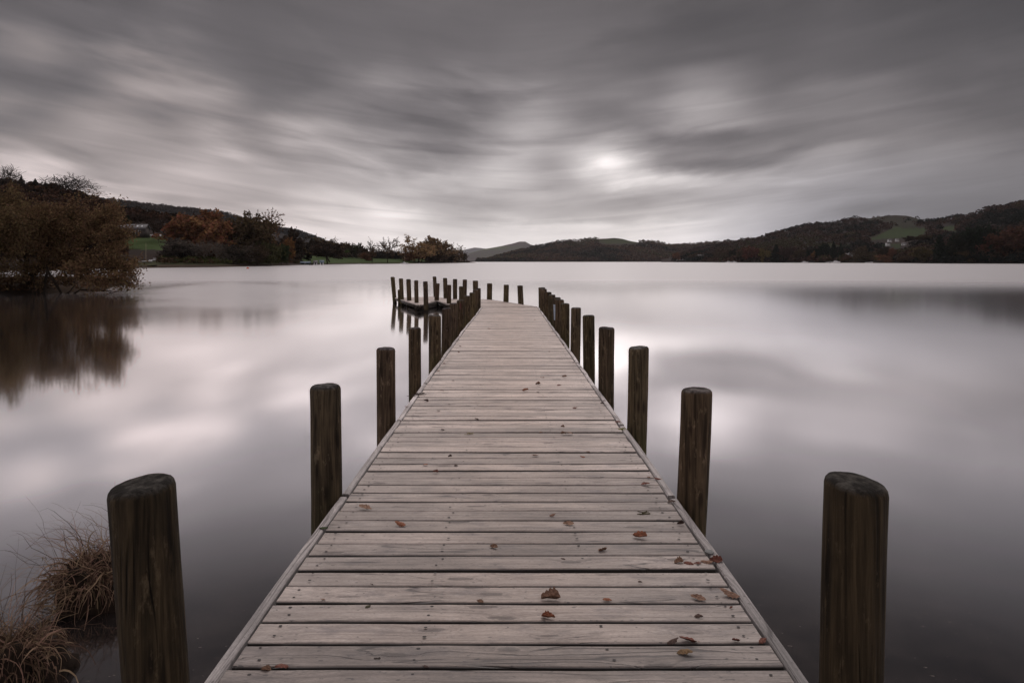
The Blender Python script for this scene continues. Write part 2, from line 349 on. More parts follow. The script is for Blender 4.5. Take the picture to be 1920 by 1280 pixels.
def post_material():
    m, nt, out = material('weathered_post_timber')
    p = nt.n('ShaderNodeTexCoord').outputs['Object']
    x, y, z = nt.xyz(p)
    rnd = nt.n('ShaderNodeObjectInfo').outputs['Random']
    off = nt.m('MULTIPLY', rnd, 37.0)
    wv = nt.noise(nt.vec(nt.m('MULTIPLY', x, 4.0), nt.m('MULTIPLY', y, 4.0), nt.m('ADD', nt.m('MULTIPLY', z, 1.6), off)), 1.0, 2.0)
    xx = nt.m('ADD', x, nt.m('MULTIPLY', wv, 0.035)); yy = nt.m('ADD', y, nt.m('MULTIPLY', wv, 0.03))
    g1 = nt.noise(nt.vec(nt.m('MULTIPLY', xx, 46.0), nt.m('MULTIPLY', yy, 46.0), nt.m('ADD', nt.m('MULTIPLY', z, 1.4), off)), 1.0, 4.0, 0.6)
    g2 = nt.noise(nt.vec(nt.m('MULTIPLY', xx, 110.0), nt.m('MULTIPLY', yy, 110.0), nt.m('ADD', nt.m('MULTIPLY', z, 3.0), off)), 1.0, 3.0, 0.6)
    big = nt.noise(nt.vec(nt.m('MULTIPLY', x, 6.0), nt.m('MULTIPLY', y, 6.0), nt.m('ADD', nt.m('MULTIPLY', z, 2.2), off)), 1.0, 4.0, 0.6)
    c = nt.mix(nt.mapr(g1, 0.36, 0.66), (.024, .018, .012), (.118, .087, .054))
    c = nt.mix(nt.m('MULTIPLY', nt.mapr(g2, 0.55, 0.3), 0.6), c, (.022, .017, .012))
    c = nt.mix(nt.m('MULTIPLY', nt.mapr(big, 0.52, 0.66), 0.5), c, (.025, .02, .014))
    c = nt.mix(nt.m('MULTIPLY', nt.mapr(big, 0.48, 0.3), 0.35), c, (.10, .074, .045))
    kv = nt.n('ShaderNodeTexVoronoi', voronoi_dimensions='2D', feature='F1'); kv.inputs['Scale'].default_value = 1.0
    nt.put(kv.inputs['Vector'], nt.vec(nt.m('ADD', nt.m('MULTIPLY', nt.m('ARCTAN2', xx, yy), 1.3), off), nt.m('ADD', nt.m('MULTIPLY', z, 3.2), off), 0.0))
    kq = nt.m('GREATER_THAN', nt.xyz(kv.outputs['Color'])[0], 0.55)
    c = nt.mix(nt.m('MULTIPLY', nt.m('MULTIPLY', nt.mapr(kv.outputs['Distance'], 0.26, 0.08), kq), 0.8), c, (.014, .010, .008))
    scar = nt.noise(nt.vec(nt.m('MULTIPLY', xx, 20.0), nt.m('MULTIPLY', yy, 20.0), nt.m('ADD', nt.m('MULTIPLY', z, 7.0), off)), 1.0, 5.0, 0.7)
    c = nt.mix(nt.m('MULTIPLY', nt.mapr(scar, 0.58, 0.68), 0.70), c, (.19, .145, .095))
    c = nt.mix(nt.m('MULTIPLY', nt.mapr(scar, 0.36, 0.30), 0.6), c, (.012, .010, .008))
    # green algae low down near the water, by noise
    alg = nt.m('MULTIPLY', nt.mapr(nt.m('ADD', z, nt.m('MULTIPLY', g1, 0.5)), 0.75, 0.35), nt.mapr(big, 0.4, 0.6))
    c = nt.mix(nt.m('MULTIPLY', alg, 0.6), c, (.06, .058, .022))
    # wet band at the waterline
    c = nt.mix(nt.mapr(nt.m('ADD', z, nt.m('MULTIPLY', g1, 0.05)), 0.16, 0.06), c, (.018, .015, .011))
    # sawn, lichened top
    nz = nt.xyz(nt.n('ShaderNodeNewGeometry').outputs['Normal'])[2]
    ln = nt.noise(nt.v('ADD', p, nt.vec(off, 0.0, 0.0)), 22.0, 5.0, 0.65)
    topc = nt.mix(nt.mapr(ln, 0.45, 0.62), (.030, .027, .025), (.12, .112, .105))
    c = nt.mix(nt.m('MULTIPLY', nt.mapr(nz, 0.3, 0.75), nt.mapr(z, 0.4, 0.6)), c, topc)
    ckn = nt.noise(nt.vec(nt.m('MULTIPLY', xx, 13.0), nt.m('MULTIPLY', yy, 13.0), nt.m('ADD', nt.m('MULTIPLY', z, 0.35), off)), 1.0, 1.0, 0.4)
    ckm = nt.mapr(nt.noise(nt.v('ADD', p, nt.vec(off, off, 0.0)), 3.0, 1.0), 0.52, 0.62)
    crack = nt.m('MULTIPLY', nt.mapr(nt.m('ABSOLUTE', nt.m('SUBTRACT', ckn, 0.5)), 0.007, 0.002), ckm)
    c = nt.mix(nt.m('MULTIPLY', crack, 0.85), c, (.01, .008, .006))
    h = nt.m('SUBTRACT', nt.m('ADD', nt.m('ADD', nt.m('MULTIPLY', g1, 0.6), nt.m('MULTIPLY', g2, 0.35)), nt.m('MULTIPLY', scar, 0.5)), nt.m('MULTIPLY', crack, 0.7))
    c = nt.mix(1.0, c, nt.n('ShaderNodeObjectInfo').outputs['Color'], 'MULTIPLY')
    principled(nt, out, c, 0.85, 0.10, bump=h, bstr=0.9, bdist=0.014)
    return m

def simple(name, col, rough=0.8, spec=0.3, var=0.25, scale=6.0, bump=0.0):
    m, nt, out = material(name)
    p = nt.n('ShaderNodeTexCoord').outputs['Object']
    n = nt.noise(p, scale, 4.0, 0.6)
    c = nt.v('SCALE', col, scale=nt.mapr(n, 0.25, 0.75, 1 - var, 1 + var))
    principled(nt, out, c, rough, spec, bump=n if bump else None, bstr=bump or 0.1, bdist=0.02)
    return m

def leaf_material(name='tree_leaves', var=0.62):
    """leaf colour comes from the object's own colour, with leaf-to-leaf variation"""
    m, nt, out = material(name)
    oi = nt.n('ShaderNodeObjectInfo')
    t = nt.attr('tint', 'Fac')
    c = nt.v('SCALE', oi.outputs['Color'], scale=nt.m('ADD', 1 - var, nt.m('MULTIPLY', t, 2 * var)))
    hs = nt.n('ShaderNodeHueSaturation', {'Saturation': 0.86, 'Hue': nt.m('ADD', 0.48, nt.m('MULTIPLY', nt.m('FRACT', nt.m('MULTIPLY', t, 7.3)), 0.045)), 'Color': c})
    d = nt.n('ShaderNodeBsdfDiffuse', {'Color': hs.outputs[0]})
    tr = nt.n('ShaderNodeBsdfTranslucent', {'Color': hs.outputs[0]})
    mx = nt.n('ShaderNodeMixShader', {0: 0.3}); nt.L.new(d.outputs[0], mx.inputs[1]); nt.L.new(tr.outputs[0], mx.inputs[2])
    nt.L.new(mx.outputs[0], out.inputs[0])
    return m

def cover_material(name):
    m, nt, out = material(name)
    p = nt.n('ShaderNodeNewGeometry').outputs['Position']
    c = nt.attr('cover', 'Color')
    n = nt.noise(p, 0.05, 6.0, 0.65); n2 = nt.noise(p, 0.6, 4.0, 0.6)
    k = nt.m('MULTIPLY', nt.mapr(n, 0.3, 0.7, 0.72, 1.28), nt.mapr(n2, 0.3, 0.7, 0.8, 1.2))
    principled(nt, out, nt.v('SCALE', c, scale=k), 0.95, 0.1)
    return m

def water_material():
    m, nt, out = material('lake_water')
    g = nt.n('ShaderNodeNewGeometry')
    p = g.outputs['Position']
    cs = nt.v('DOT_PRODUCT', g.outputs['Incoming'], g.outputs['Normal'])
    fac = nt.ramp(cs, [(0.0, .98), (.12, .97), (.24, .93), (.32, .80), (.40, .48), (.50, .16), (.62, .08), (1.0, .04)], 'CARDINAL')
    # strong mirror at low angles, dark looking down; extra brightness painted in between
    k = nt.ramp(cs, [(0.0, .395), (.05, .45), (.09, .56), (.165, .76), (.235, 1.0), (.32, .74), (.40, .40), (.5, .21), (1.0, .2)], 'CARDINAL')
    gcol = nt.v('SCALE', nt.vec(1.0, .975, .975), scale=nt.m('MULTIPLY', k, 2.4))  # gloss colour exceeds full reflectance, brightening the mirrored sky
    x, y, z = nt.xyz(p)
    # ripples of a light breeze out on the lake; calm water closer in
    dist = nt.v('LENGTH', nt.vec(nt.m('MULTIPLY', x, 0.55), y, 0.0))
    br = nt.noise(nt.vec(nt.m('MULTIPLY', x, 0.012), nt.m('MULTIPLY', y, 0.02), 0.0), 1.0, 2.0)
    far = nt.mapr(nt.m('ADD', dist, nt.m('MULTIPLY', nt.m('SUBTRACT', br, 0.5), 34.0)), 38.0, 74.0, smooth=True)
    # a breezy patch off the left shore
    ex = nt.m('DIVIDE', nt.m('ADD', x, nt.m('MULTIPLY', y, 0.40)), 6.0); ey = nt.m('DIVIDE', nt.m('SUBTRACT', y, 42.0), 24.0)
    er = nt.m('ADD', nt.v('LENGTH', nt.vec(ex, ey, 0.0)), nt.m('MULTIPLY', nt.m('SUBTRACT', nt.noise(nt.vec(nt.m('MULTIPLY', x, .12), nt.m('MULTIPLY', y, .10), 0.0), 1.0, 2.0), 0.5), 0.9))
    patch = nt.mapr(er, 1.10, 0.50, smooth=True)
    far = nt.m('MAXIMUM', far, nt.m('MULTIPLY', patch, .85))
    rough = nt.m('ADD', nt.mapr(dist, 10.0, 46.0, 0.060, 0.120), nt.m('MULTIPLY', far, 0.17))
    sp = nt.noise(nt.vec(nt.m('MULTIPLY', x, 9.0), nt.m('MULTIPLY', y, 14.0), 0.0), 1.0, 3.0, 0.6)
    bed = nt.mix(nt.mapr(nt.noise(p, 2.1, 6.0, 0.7), 0.36, 0.66), (.007, .006, .0065), (.030, .025, .023))
    sp2 = nt.noise(nt.vec(nt.m('MULTIPLY', x, 24.0), nt.m('MULTIPLY', y, 46.0), 3.0), 1.0, 2.0, 0.5)
    bed = nt.mix(nt.m('MULTIPLY', nt.mapr(sp, 0.68, 0.74), 0.55), bed, (.085, .064, .055))
    bed = nt.mix(nt.m('MULTIPLY', nt.mapr(sp2, 0.70, 0.74), 0.8), bed, (.16, .135, .12))
    dif = nt.n('ShaderNodeBsdfDiffuse', {'Color': bed})
    gl = nt.n('ShaderNodeBsdfGlossy', {'Color': gcol, 'Roughness': rough}, distribution='MULTI_GGX')
    mx = nt.n('ShaderNodeMixShader', {0: fac})
    nt.L.new(dif.outputs[0], mx.inputs[1]); nt.L.new(gl.outputs[0], mx.inputs[2])
    nt.L.new(mx.outputs[0], out.inputs[0])
    return m

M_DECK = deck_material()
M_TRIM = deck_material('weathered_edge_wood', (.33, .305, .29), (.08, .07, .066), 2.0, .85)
M_POST = post_material()
M_BEAM = simple('dark_wet_timber', (.034, .027, .021), 0.7, 0.3, 0.4, 9.0, 0.3)
M_NAIL = simple('rusty_nail', (.022, .018, .017), 0.6, 0.4, 0.2)
M_LEAF = leaf_material()
M_BARK = simple('tree_bark', (.030, .023, .018), 0.95, 0.1, 0.35, 3.0)
M_PALEBARK = simple('pale_bark', (.105, .085, .07), 0.95, 0.1, 0.35, 3.0)
M_COVER = cover_material('hill_ground')
M_WATER = water_material()
M_WHITE = simple('white_paint', (.72, .72, .72), 0.4, 0.4, 0.06)
M_BOATWHITE = simple('white_boat_hull', (.75, .75, .76), 0.3, 0.5, 0.05)
M_GREYSTONE = simple('grey_stone', (.075, .066, .06), 0.95, 0.15, 0.35, 0.8)
M_SLATE = simple('slate_roof', (.062, .058, .06), 0.6, 0.3, 0.2, 1.5)
M_GLASS = simple('dark_window', (.016, .017, .019), 0.15, 0.5, 0.1)
M_SKYLIGHT = simple('pale_roof_glass', (.62, .65, .68), 0.2, 0.5, 0.1)
M_ORANGE = simple('orange_buoy', (.55, .10, .03), 0.5, 0.4, 0.1)
M_BLUECOVER = simple('blue_grey_cover', (.08, .11, .14), 0.7, 0.3, 0.2)
M_MAST = simple('mast_metal', (.30, .25, .17), 0.5, 0.4, 0.1)
M_PEAT = simple('dark_peat', (.016, .011, .008), 1.0, 0.1, 0.5, 30.0, 0.6)

# ------------------------------------------------------------------ water and lake bed
me = mesh_np('lake', [[-7500, -60, 0], [7500, -60, 0], [7500, 9500, 0], [-7500, 9500, 0]], np.array([[0, 1, 2, 3]]))
tag(obj('lake_water', me, M_WATER), kind='structure')

# ------------------------------------------------------------------ jetty
rng = random.Random(5)
XL = lambda d: float(np.interp(d, [0, 11, 16, 20, 24], [-1.055, -1.04, -1.02, -.965, -.955]))
XR = lambda d: float(np.interp(d, [0, 6, 24.3], [1.035, 1.05, 1.06]))
jetty = thing('jetty', 'long pale weathered plank jetty running out and bending left over the lake', 'jetty', (0, 0, 0))
TH = 0.04

def clip(poly, nx, ny, c):
    """keep the side nx*x+ny*y <= c of a convex polygon"""
    outp = []
    for i in range(len(poly)):
        a, b = poly[i], poly[(i + 1) % len(poly)]
        da, db = nx * a[0] + ny * a[1] - c, nx * b[0] + ny * b[1] - c
        if da <= 0: outp.append(a)
        if da * db < 0:
            t = da / (da - db); outp.append((a[0] + (b[0] - a[0]) * t, a[1] + (b[1] - a[1]) * t))
    return outp

class Planks:
    def __init__(s): s.v = []; s.f = []; s.w = []; s.r = []; s.sd = []
    def board(s, xl, xr, y0, y1, zf, number, nseg=26, warp=1.0, skew=0.0):
        """one board across the jetty with worn, uneven edges and rounded arrises"""
        r = rng.random(); dz = rng.uniform(-.004, .004) * warp; tilt = rng.uniform(-.006, .006) * warp
        sk = rng.uniform(-.004, .004) + skew
        ph = rng.uniform(0, 100)
        base = len(s.v)
        off = rng.uniform(0, 60)
        # cross-section (across, height): bottom, side, bevel, top, bevel, side
        b = .006
        for i in range(nseg + 1):
            t = i / nseg; x = xl + (xr - xl) * t
            e0 = .0035 * mnoise.noise((x * 2.3, ph, 0)) + .002 * mnoise.noise((x * 9, ph, 3))
            e1 = .0035 * mnoise.noise((x * 2.3, ph, 8)) + .002 * mnoise.noise((x * 9, ph, 12))
            yy0 = y0 + e0 + sk * (t - .5); yy1 = y1 + e1 + sk * (t - .5)
            zt = zf((y0 + y1) / 2) + dz + tilt * (t - .5) + .0025 * mnoise.noise((x * 1.3, ph, 20)) * warp
            cup = .0015
            for (yy, z, sd_) in ((yy0, zt - TH, 1), (yy0, zt - b, 1), (yy0 + b, zt, 0), ((yy0 + yy1) / 2, zt - cup, 0), (yy1 - b, zt, 0), (yy1, zt - b, 1), (yy1, zt - TH, 1)):
                s.sd.append(sd_); s.v.append((x, yy, z)); s.w.append((x + off, yy - y0 + number * .37, number * 1.7 + .3)); s.r.append(r)
        K = 7
        for i in range(nseg):
            for j in range(K - 1):
                a = base + i * K + j
                s.f.append((a, a + K, a + K + 1, a + 1))
        s.f.append(tuple(base + j for j in range(K)))
        s.f.append(tuple(base + nseg * K + j for j in reversed(range(K))))
    def poly(s, pts, z, number, ax, ay):
        r = rng.random(); off = rng.uniform(0, 60); base = len(s.v); n = len(pts)
        zt = z + rng.uniform(-.004, .004)
        for zz in (zt - TH, zt):
            for (x, y) in pts:
                s.sd.append(0 if zz == zt else .9); s.v.append((x, y, zz)); s.w.append((x * ax + y * ay + off, -x * ay + y * ax, number * 1.7)); s.r.append(r)
        s.f.append(tuple(base + n + i for i in range(n)))
        for i in range(n):
            j = (i + 1) % n
            s.f.append((base + i, base + j, base + n + j, base + n + i))
    def mesh(s, name):
        me = bpy.data.meshes.new(name); me.from_pydata(s.v, [], s.f)
        a = me.attributes.new('wood', 'FLOAT_VECTOR', 'POINT'); a.data.foreach_set('vector', np.array(s.w, np.float32).reshape(-1))
        a = me.attributes.new('rnd', 'FLOAT', 'POINT'); a.data.foreach_set('value', np.array(s.r, np.float32))
        a = me.attributes.new('side', 'FLOAT', 'POINT'); a.data.foreach_set('value', np.array(s.sd if s.sd else np.zeros(len(s.v)), np.float32))
        me.update(); return me

pk = Planks(); nails = []
pitch = 0.1575; start = 2.44 - 3 * pitch
k = 0
TRIMW = 0.052
while True:
    y0 = start + k * pitch
    if y0 > 23.6: break
    gap = rng.uniform(.009, .021)
    y1 = y0 + pitch - gap
    yc = (y0 + y1) / 2
    pk.board(XL(yc) + TRIMW + rng.uniform(.002, .010), XR(yc) - TRIMW - rng.uniform(.002, .010), y0 + .004, y1, deck_z, k, 26 if yc < 9 else 8)
    if yc < 12:
        for xn in (XL(yc) + .135, XR(yc) - .135, -.33, .37):
            for q in (.28, .74):
                if abs(xn) < .5 and rng.random() < .45: continue
                xx = xn + rng.uniform(-.016, .016); yy = y0 + pitch * (q + rng.uniform(-.05, .05)); rr = rng.uniform(.0045, .0072)
                zz = deck_z(yy) + .0050
                nails.append((xx, yy, zz, rr))
    k += 1
# the landing that bends away to the left, in convex pieces
AZ = 0.25
pieces = [([(-.955, 23.66), (1.06, 24.0), (-.8, 28.8), (-2.9, 27.8), (-2.3, 25.6)], (1, 0)),
          ([(-2.9, 27.8), (-.8, 28.8), (-2.3, 29.0)], (1, 0)),
          ([(-3.24, 24.9), (-2.9, 27.8), (-3.4, 31.0), (-5.0, 30.1)], (.94, -.34)),
          ([(-2.9, 27.8), (-2.3, 29.0), (-3.4, 31.0)], (.94, -.34))]
num = 400
for poly, (ax, ay) in pieces:
    across = [-x * ay + y * ax for x, y in poly]
    c0 = min(across)
    while c0 < max(across):
        q = clip(poly, -ay, ax, c0 + .148)       # -ay*x + ax*y <= c0+.148
        q = clip(q, ay, -ax, -c0)
        if len(q) >= 3: pk.poly(q, AZ, num, ax, ay)
        num += 1; c0 += .1575
nf = len(pk.f)
for (xx, yy, zz, rr) in nails:                     # nail heads are part of the deck's surface
    b0 = len(pk.v)
    for q in range(6):
        pk.v.append((xx + rr * 1.25 * math.cos(q * math.pi / 3), yy + rr * math.sin(q * math.pi / 3), zz)); pk.w.append((0, 0, 0)); pk.r.append(0); pk.sd.append(0)
    pk.v.append((xx, yy, zz + .0006)); pk.w.append((0, 0, 0)); pk.r.append(0); pk.sd.append(0)
    for q in range(6): pk.f.append((b0 + q, b0 + (q + 1) % 6, b0 + 6))
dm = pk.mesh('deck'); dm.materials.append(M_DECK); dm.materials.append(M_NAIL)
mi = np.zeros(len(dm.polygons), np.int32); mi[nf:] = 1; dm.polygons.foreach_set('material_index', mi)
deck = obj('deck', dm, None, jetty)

POSTS_L = [  # (px top x0, x1, px shift at deck level, top y, distance, top tilt)
    (210, 333, 20, 890, 2.23), (580, 637, 1, 718, 4.27), (707, 743, -1.5, 650, 6.35), (767, 791, -1, 613, 8.35), (803, 825.5, 0, 590, 10.4),
    (828, 845, 0, 577, 12.2), (842.5, 857.5, 0, 568, 14.0), (856, 869, 0, 562, 15.9), (869, 881, 0, 554, 17.9), (880.5, 892, 0, 548, 19.9),
    (886.5, 896.5, 0, 543, 21.9), (892, 901, 0, 540, 23.6)]
POSTS_R = [
    (1541, 1660, -2, 885, 2.25), (1275.5, 1331, -8, 724, 4.24), (1178, 1214, -3, 648, 6.15), (1124, 1153.5, -2, 612, 8.15), (1092.5, 1115, -.5, 590, 10.1),
    (1070, 1088.5, 0, 576, 12.0), (1050, 1067, 0, 568, 13.7), (1040.7, 1056.5, 0, 561, 15.3), (1037.5, 1052, 0, 557, 16.7), (1028, 1041.5, 0, 552, 18.3),
    (1022, 1033.4, 0, 547, 20.2), (1013, 1024.8, 0, 541.6, 22.2), (1009.7, 1022, 0, 538.6, 24.1)]

trim_ends = {}
def edge_boards():
    for side, posts, ed in ((-1, POSTS_L, XL), (1, POSTS_R, XR)):
        ys = [start - .2] + [p[4] for p in posts]
        for a, b in zip(ys[:-1], ys[1:]):
            pl = Planks()
            ya, yb = (a + (.03 if a > 2 else 0)), b - .03
            n = 14
            r = rng.random(); off = rng.uniform(0, 90); ph = rng.uniform(0, 50)
            K = 6
            lift = rng.uniform(.001, .006)
            for i in range(n + 1):
                t = i / n; y = ya + (yb - ya) * t
                bow = .012 * math.sin(math.pi * t) * (1 if y > 9 else .4) * side
                wob = .003 * mnoise.noise((y * 3, ph, 0))
                xo = ed(y) + bow + wob; xi = xo - side * (TRIMW - .004 + .002 * mnoise.noise((y * 4, ph, 6)))
                zt = deck_z(y) + lift + .003 * mnoise.noise((y * 1.2, ph, 9))
                for (x, z) in ((xi, zt - .05), (xi, zt - .006), (xi + side * .006, zt), (xo - side * .008, zt), (xo, zt - .010), (xo, zt - .05)):
                    pl.v.append((x, y, z)); pl.w.append((y + off, x * 1.0 + side * 5, ph)); pl.r.append(r)
            for i in range(n):
                for j in range(K - 1):
                    q = i * K + j
                    f = (q, q + 1, q + K + 1, q + K)
                    pl.f.append(f if side < 0 else f[::-1])
            pl.f.append(tuple(range(K))); pl.f.append(tuple(n * K + j for j in reversed(range(K))))
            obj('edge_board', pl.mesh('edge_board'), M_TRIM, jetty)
edge_boards()
# timber below the deck
for s, ed in ((-1, XL), (1, XR)):
    g = Geo()
    ys = np.arange(1.5, 23.7, 1.0)
    for a, b in zip(ys[:-1], ys[1:]):
        xa = (ed(a) + ed(b)) / 2 - s * .045
        zc = deck_z((a + b) / 2) - .052 - .075
        g.box((xa, (a + b) / 2, zc), (.06, b - a + .002, .15))
    obj('stringer', g.mesh('stringer'), M_BEAM, jetty)
for p in POSTS_R:
    g = Geo(); y = p[4]
    g.box(((XL(y) + XR(y)) / 2, y + .01, deck_z(y) - .05 - .07), (XR(y) - XL(y) - .14, .07, .12))
    obj('cross_beam', g.mesh('cross_beam'), M_BEAM, jetty)
edge_pts = [(1.06, 24.0), (-.8, 28.8), (-2.3, 29.0), (-3.4, 31.0), (-5.0, 30.1), (-3.24, 24.9), (-2.9, 27.8), (-2.3, 25.6), (-.955, 23.66)]
for a, b in zip(edge_pts[:-1], edge_pts[1:]):
    a = Vector((*a, 0)); b = Vector((*b, 0)); dv = b - a
    nrm = Vector((-dv.y, dv.x, 0)).normalized()
    c = (a + b) / 2 - nrm * (-.03)
    g = Geo(); g.box((c.x, c.y, AZ - .06), (dv.length - .07, .045, .12), math.atan2(dv.y, dv.x))
    inn = c - nrm * (-.16)
    g.box((inn.x, inn.y, AZ - .125), (max(.2, dv.length - .45), .07, .16), math.atan2(dv.y, dv.x))
    obj('fascia_board', g.mesh('fascia_board'), M_TRIM if False else M_BEAM, jetty)
for (a, b) in (((-1.0, 24.6), (.6, 25.0)), ((-2.3, 26.6), (-.2, 26.6)), ((-2.7, 27.9), (-.9, 28.3)), ((-3.3, 25.8), (-2.9, 27.3)), ((-4.3, 28.4), (-3.1, 29.4)), ((-4.8, 29.9), (-3.5, 30.7))):
    a = Vector((*a, 0)); b = Vector((*b, 0)); dv = b - a; c = (a + b) / 2
    g = Geo(); g.box((c.x, c.y, AZ - .125), (dv.length, .08, .16), math.atan2(dv.y, dv.x))
    obj('cross_beam', g.mesh('cross_beam'), M_BEAM, jetty)

# ------------------------------------------------------------------ posts
def post_mesh(r, top, seed, dxdz=0.0, dydz=0.0, slope=(0, 0), bottom=-.9, seg=40, round_=.030):
    """a driven timber pile: slightly out of round, rounded and slanted sawn top; axis through the origin at the water"""
    rg = random.Random(seed); ph = rg.uniform(0, 99)
    rows = [(bottom, 1.0)] + [(bottom + (top - round_ - bottom) * i / 16, 1.0) for i in range(1, 17)]
    for q in (25, 50, 70, 84):
        a = R(q); rows.append((top - round_ + round_ * math.sin(a), 1 - (round_ / r) * (1 - math.cos(a))))
    lastf = rows[-1][1]
    for f in (.72, .45, .2):
        rows.append((top + .002 * (1 - f), f * lastf))
    v = []; f = []
    ex = 1 + rg.uniform(-.03, .03); fl = rg.uniform(-.09, .03); fa = rg.uniform(0, 6.28)
    for (z, s) in rows:
        for j in range(seg):
            a = 2 * math.pi * j / seg
            rad = r * s * (1 + (.03 * math.cos(a * 2 + ph) if True else 0) + fl * max(0, math.cos(a - fa)) ** 6 + .034 * mnoise.noise((math.cos(a) * 1.2, math.sin(a) * 1.2 + ph, z * 1.1)) + .016 * mnoise.noise((math.cos(a) * 3, math.sin(a) * 3 + ph, z * 5)))
            x, y = rad * math.cos(a) * ex, rad * math.sin(a) / ex
            zz = z
            if z > top - .08: zz += (slope[0] * x + slope[1] * y) * (1 if z > top - round_ - .001 else .5)
            if z > top - round_ - .02: zz += .004 * mnoise.noise((x * 16, y * 16, ph)) + .0012 * mnoise.noise((x * 70, y * 70, ph))
            bend = .020 * math.sin(z * 1.7 + ph)
            v.append((x + dxdz * z + bend * .5, y + dydz * z, zz))
    n = len(rows)
    for i in range(n - 1):
        for j in range(seg):
            j2 = (j + 1) % seg
            f.append((i * seg + j, i * seg + j2, (i + 1) * seg + j2, (i + 1) * seg + j))
    v.append((dxdz * top, dydz * top, top + .003)); c = len(v) - 1
    for j in range(seg): f.append(((n - 1) * seg + j, (n - 1) * seg + (j + 1) % seg, c))
    me = bpy.data.meshes.new('mooring_post'); me.from_pydata(v, [], f)
    me.polygons.foreach_set('use_smooth', np.ones(len(f), bool)); me.update()
    return me

def place_post(x0, x1, shift, topy, d, label, group, seed, slope=(0, 0), ztop=None, bottom=-.9, wid=None):
    r = (wid or (x1 - x0)) * d / F / 2
    xt = ((x0 + x1) / 2 - VX) * d / F
    # the upper outline of the top is its far rim
    dz = d + r * .7
    top = CAMH - (topy - HY) * dz / F if ztop is None else ztop
    zb = deck_z(min(d, 24))
    if shift and d < 3: zb = CAMH - (1280 - HY) * d / F
    slant = -(shift * d / F) / max(top - zb, .2)      # dx per metre of height
    x_at0 = xt - slant * top
    me = post_mesh(r, top, seed, slant, random.Random(seed).uniform(-.01, .01), slope, bottom)
    o = obj('mooring_post', me, M_POST)
    rt = random.Random(seed * 7 + 1); k = rt.uniform(.8, 1.2) * (.46 if d < 3 else 1.12); o.color = (k, k * rt.uniform(.94, 1.04), k * rt.uniform(.90, 1.06), 1)  # nearest pair tinted darker; corner light falloff painted into their colour
    o.location = (x_at0, d, 0)
    return tag(o, label, 'post', group)

LROW = 'posts along the left side of the jetty'
RROW = 'posts along the right side of the jetty'
ORD = ['nearest', 'second', 'third', 'fourth', 'fifth', 'sixth', 'seventh', 'eighth', 'ninth', 'tenth', 'eleventh', 'twelfth', 'thirteenth']
L_LAB = ['thick dark post beside the dry grass tussock, nearest on the left edge',
 'dark brown post, second from the viewer on the left edge of the jetty',
 'third post from the viewer on the left edge, debris at its foot',
 'fourth post from the viewer on the left edge of the jetty',
 'fifth post from the viewer on the left edge, rounded top',
 'sixth post on the left edge, just right of the landing posts',
 'seventh post on the left edge of the jetty, overlapping the landing',
 'eighth post on the left edge, with a red tag near its top',
 'ninth post on the left edge of the jetty, greenish top',
 'tenth post on the left edge, third from its far end',
 'eleventh post on the left edge, next to last before the bend',
 'last post on the left edge, where the jetty bends left']
R_LAB = ['thick dark post with slanting cracked top, nearest on the right edge',
 'tall brown post, second from the viewer on the right edge, leaning slightly',
 'third post from the viewer on the right edge, beside yellow straw',
 'fourth post from the viewer on the right edge of the jetty',
 'fifth post from the viewer on the right edge, small knot below its top',
 'sixth post on the right edge, water showing on both its sides',
 'seventh post on the right edge of the jetty',
 'eighth post on the right edge, in front of the one with the pale sheet',
 'ninth post on the right edge, a pale blue sheet fixed to it',
 'tenth post on the right edge, behind the pale blue sheet',
 'eleventh post on the right edge, third from its far end',
 'twelfth post on the right edge, next to last before the corner',
 'last post on the right edge, at the corner of the landing']
SL = {('L', 0): (.10, .06), ('R', 0): (-.13, .05)}
posts = {}
for i, p in enumerate(POSTS_L):
    posts['L', i] = place_post(*p[:4], p[4], L_LAB[i], LROW, 100 + i, SL.get(('L', i), (rng.uniform(-.05, .05), 0)), wid={0: 117}.get(i))
for i, p in enumerate(POSTS_R):
    posts['R', i] = place_post(*p[:4], p[4], R_LAB[i], RROW, 200 + i, SL.get(('R', i), (rng.uniform(-.05, .05), 0)), wid={0: 113}.get(i))
LAND = [  # landing posts: x0, x1, lean, top y, distance, label
    (732.5, 740.5, 3.0, 519, 30.2, 'leftmost post at the far tip of the landing, leaning left'),
    (748, 756, 1.0, 522, 28.8, 'second post from the left on the landing, short stump against it'),
    (761.5, 770, 1.0, 523.3, 27.9, 'third post from the left on the landing'),
    (777, 785, .5, 525.3, 26.4, 'fourth post from the left on the landing, notched top'),
    (793, 801.7, 1.0, 527.3, 25.0, 'fifth post from the left, at the near corner of the landing'),
    (815.5, 824, -.8, 531, 28.0, 'landing post at the inner corner, in front of a farther thin post'),
    (837.5, 846, .5, 533.8, 26.0, 'landing post just left of a taller farther post'),
    (860, 870, 0, 536.6, 24.7, 'short landing post next to the bend, partly behind the left row'),
    (811, 817.5, 2.0, 518.3, 31.2, 'thinnest post on the far side of the landing, leaning left'),
    (830, 838, 1.5, 521, 29.6, 'second post along the far side of the landing from its tip'),
    (849, 857.5, .5, 523, 29.0, 'third post along the far side of the landing from its tip'),
    (867, 875.3, -.3, 523.8, 29.4, 'fourth post along the far side of the landing from its tip'),
    (886.5, 896.5, 0, 526, 28.9, 'post on the far side of the landing, above the last left row posts'),
    (913, 922.5, 0, 531, 28.8, 'lone post at the far end of the jetty, leftmost of three'),
    (944, 954, -.7, 533.5, 27.0, 'lone upright post at the far end, middle one of three'),
    (970, 981, 1.2, 535, 25.8, 'lone tapering post at the far end, rightmost of three'),
]
for i, (a, b, sh, ty, d, lab) in enumerate(LAND):
    posts['A', i] = place_post(a, b, sh, ty, d, lab, 'posts round the far landing', 300 + i)
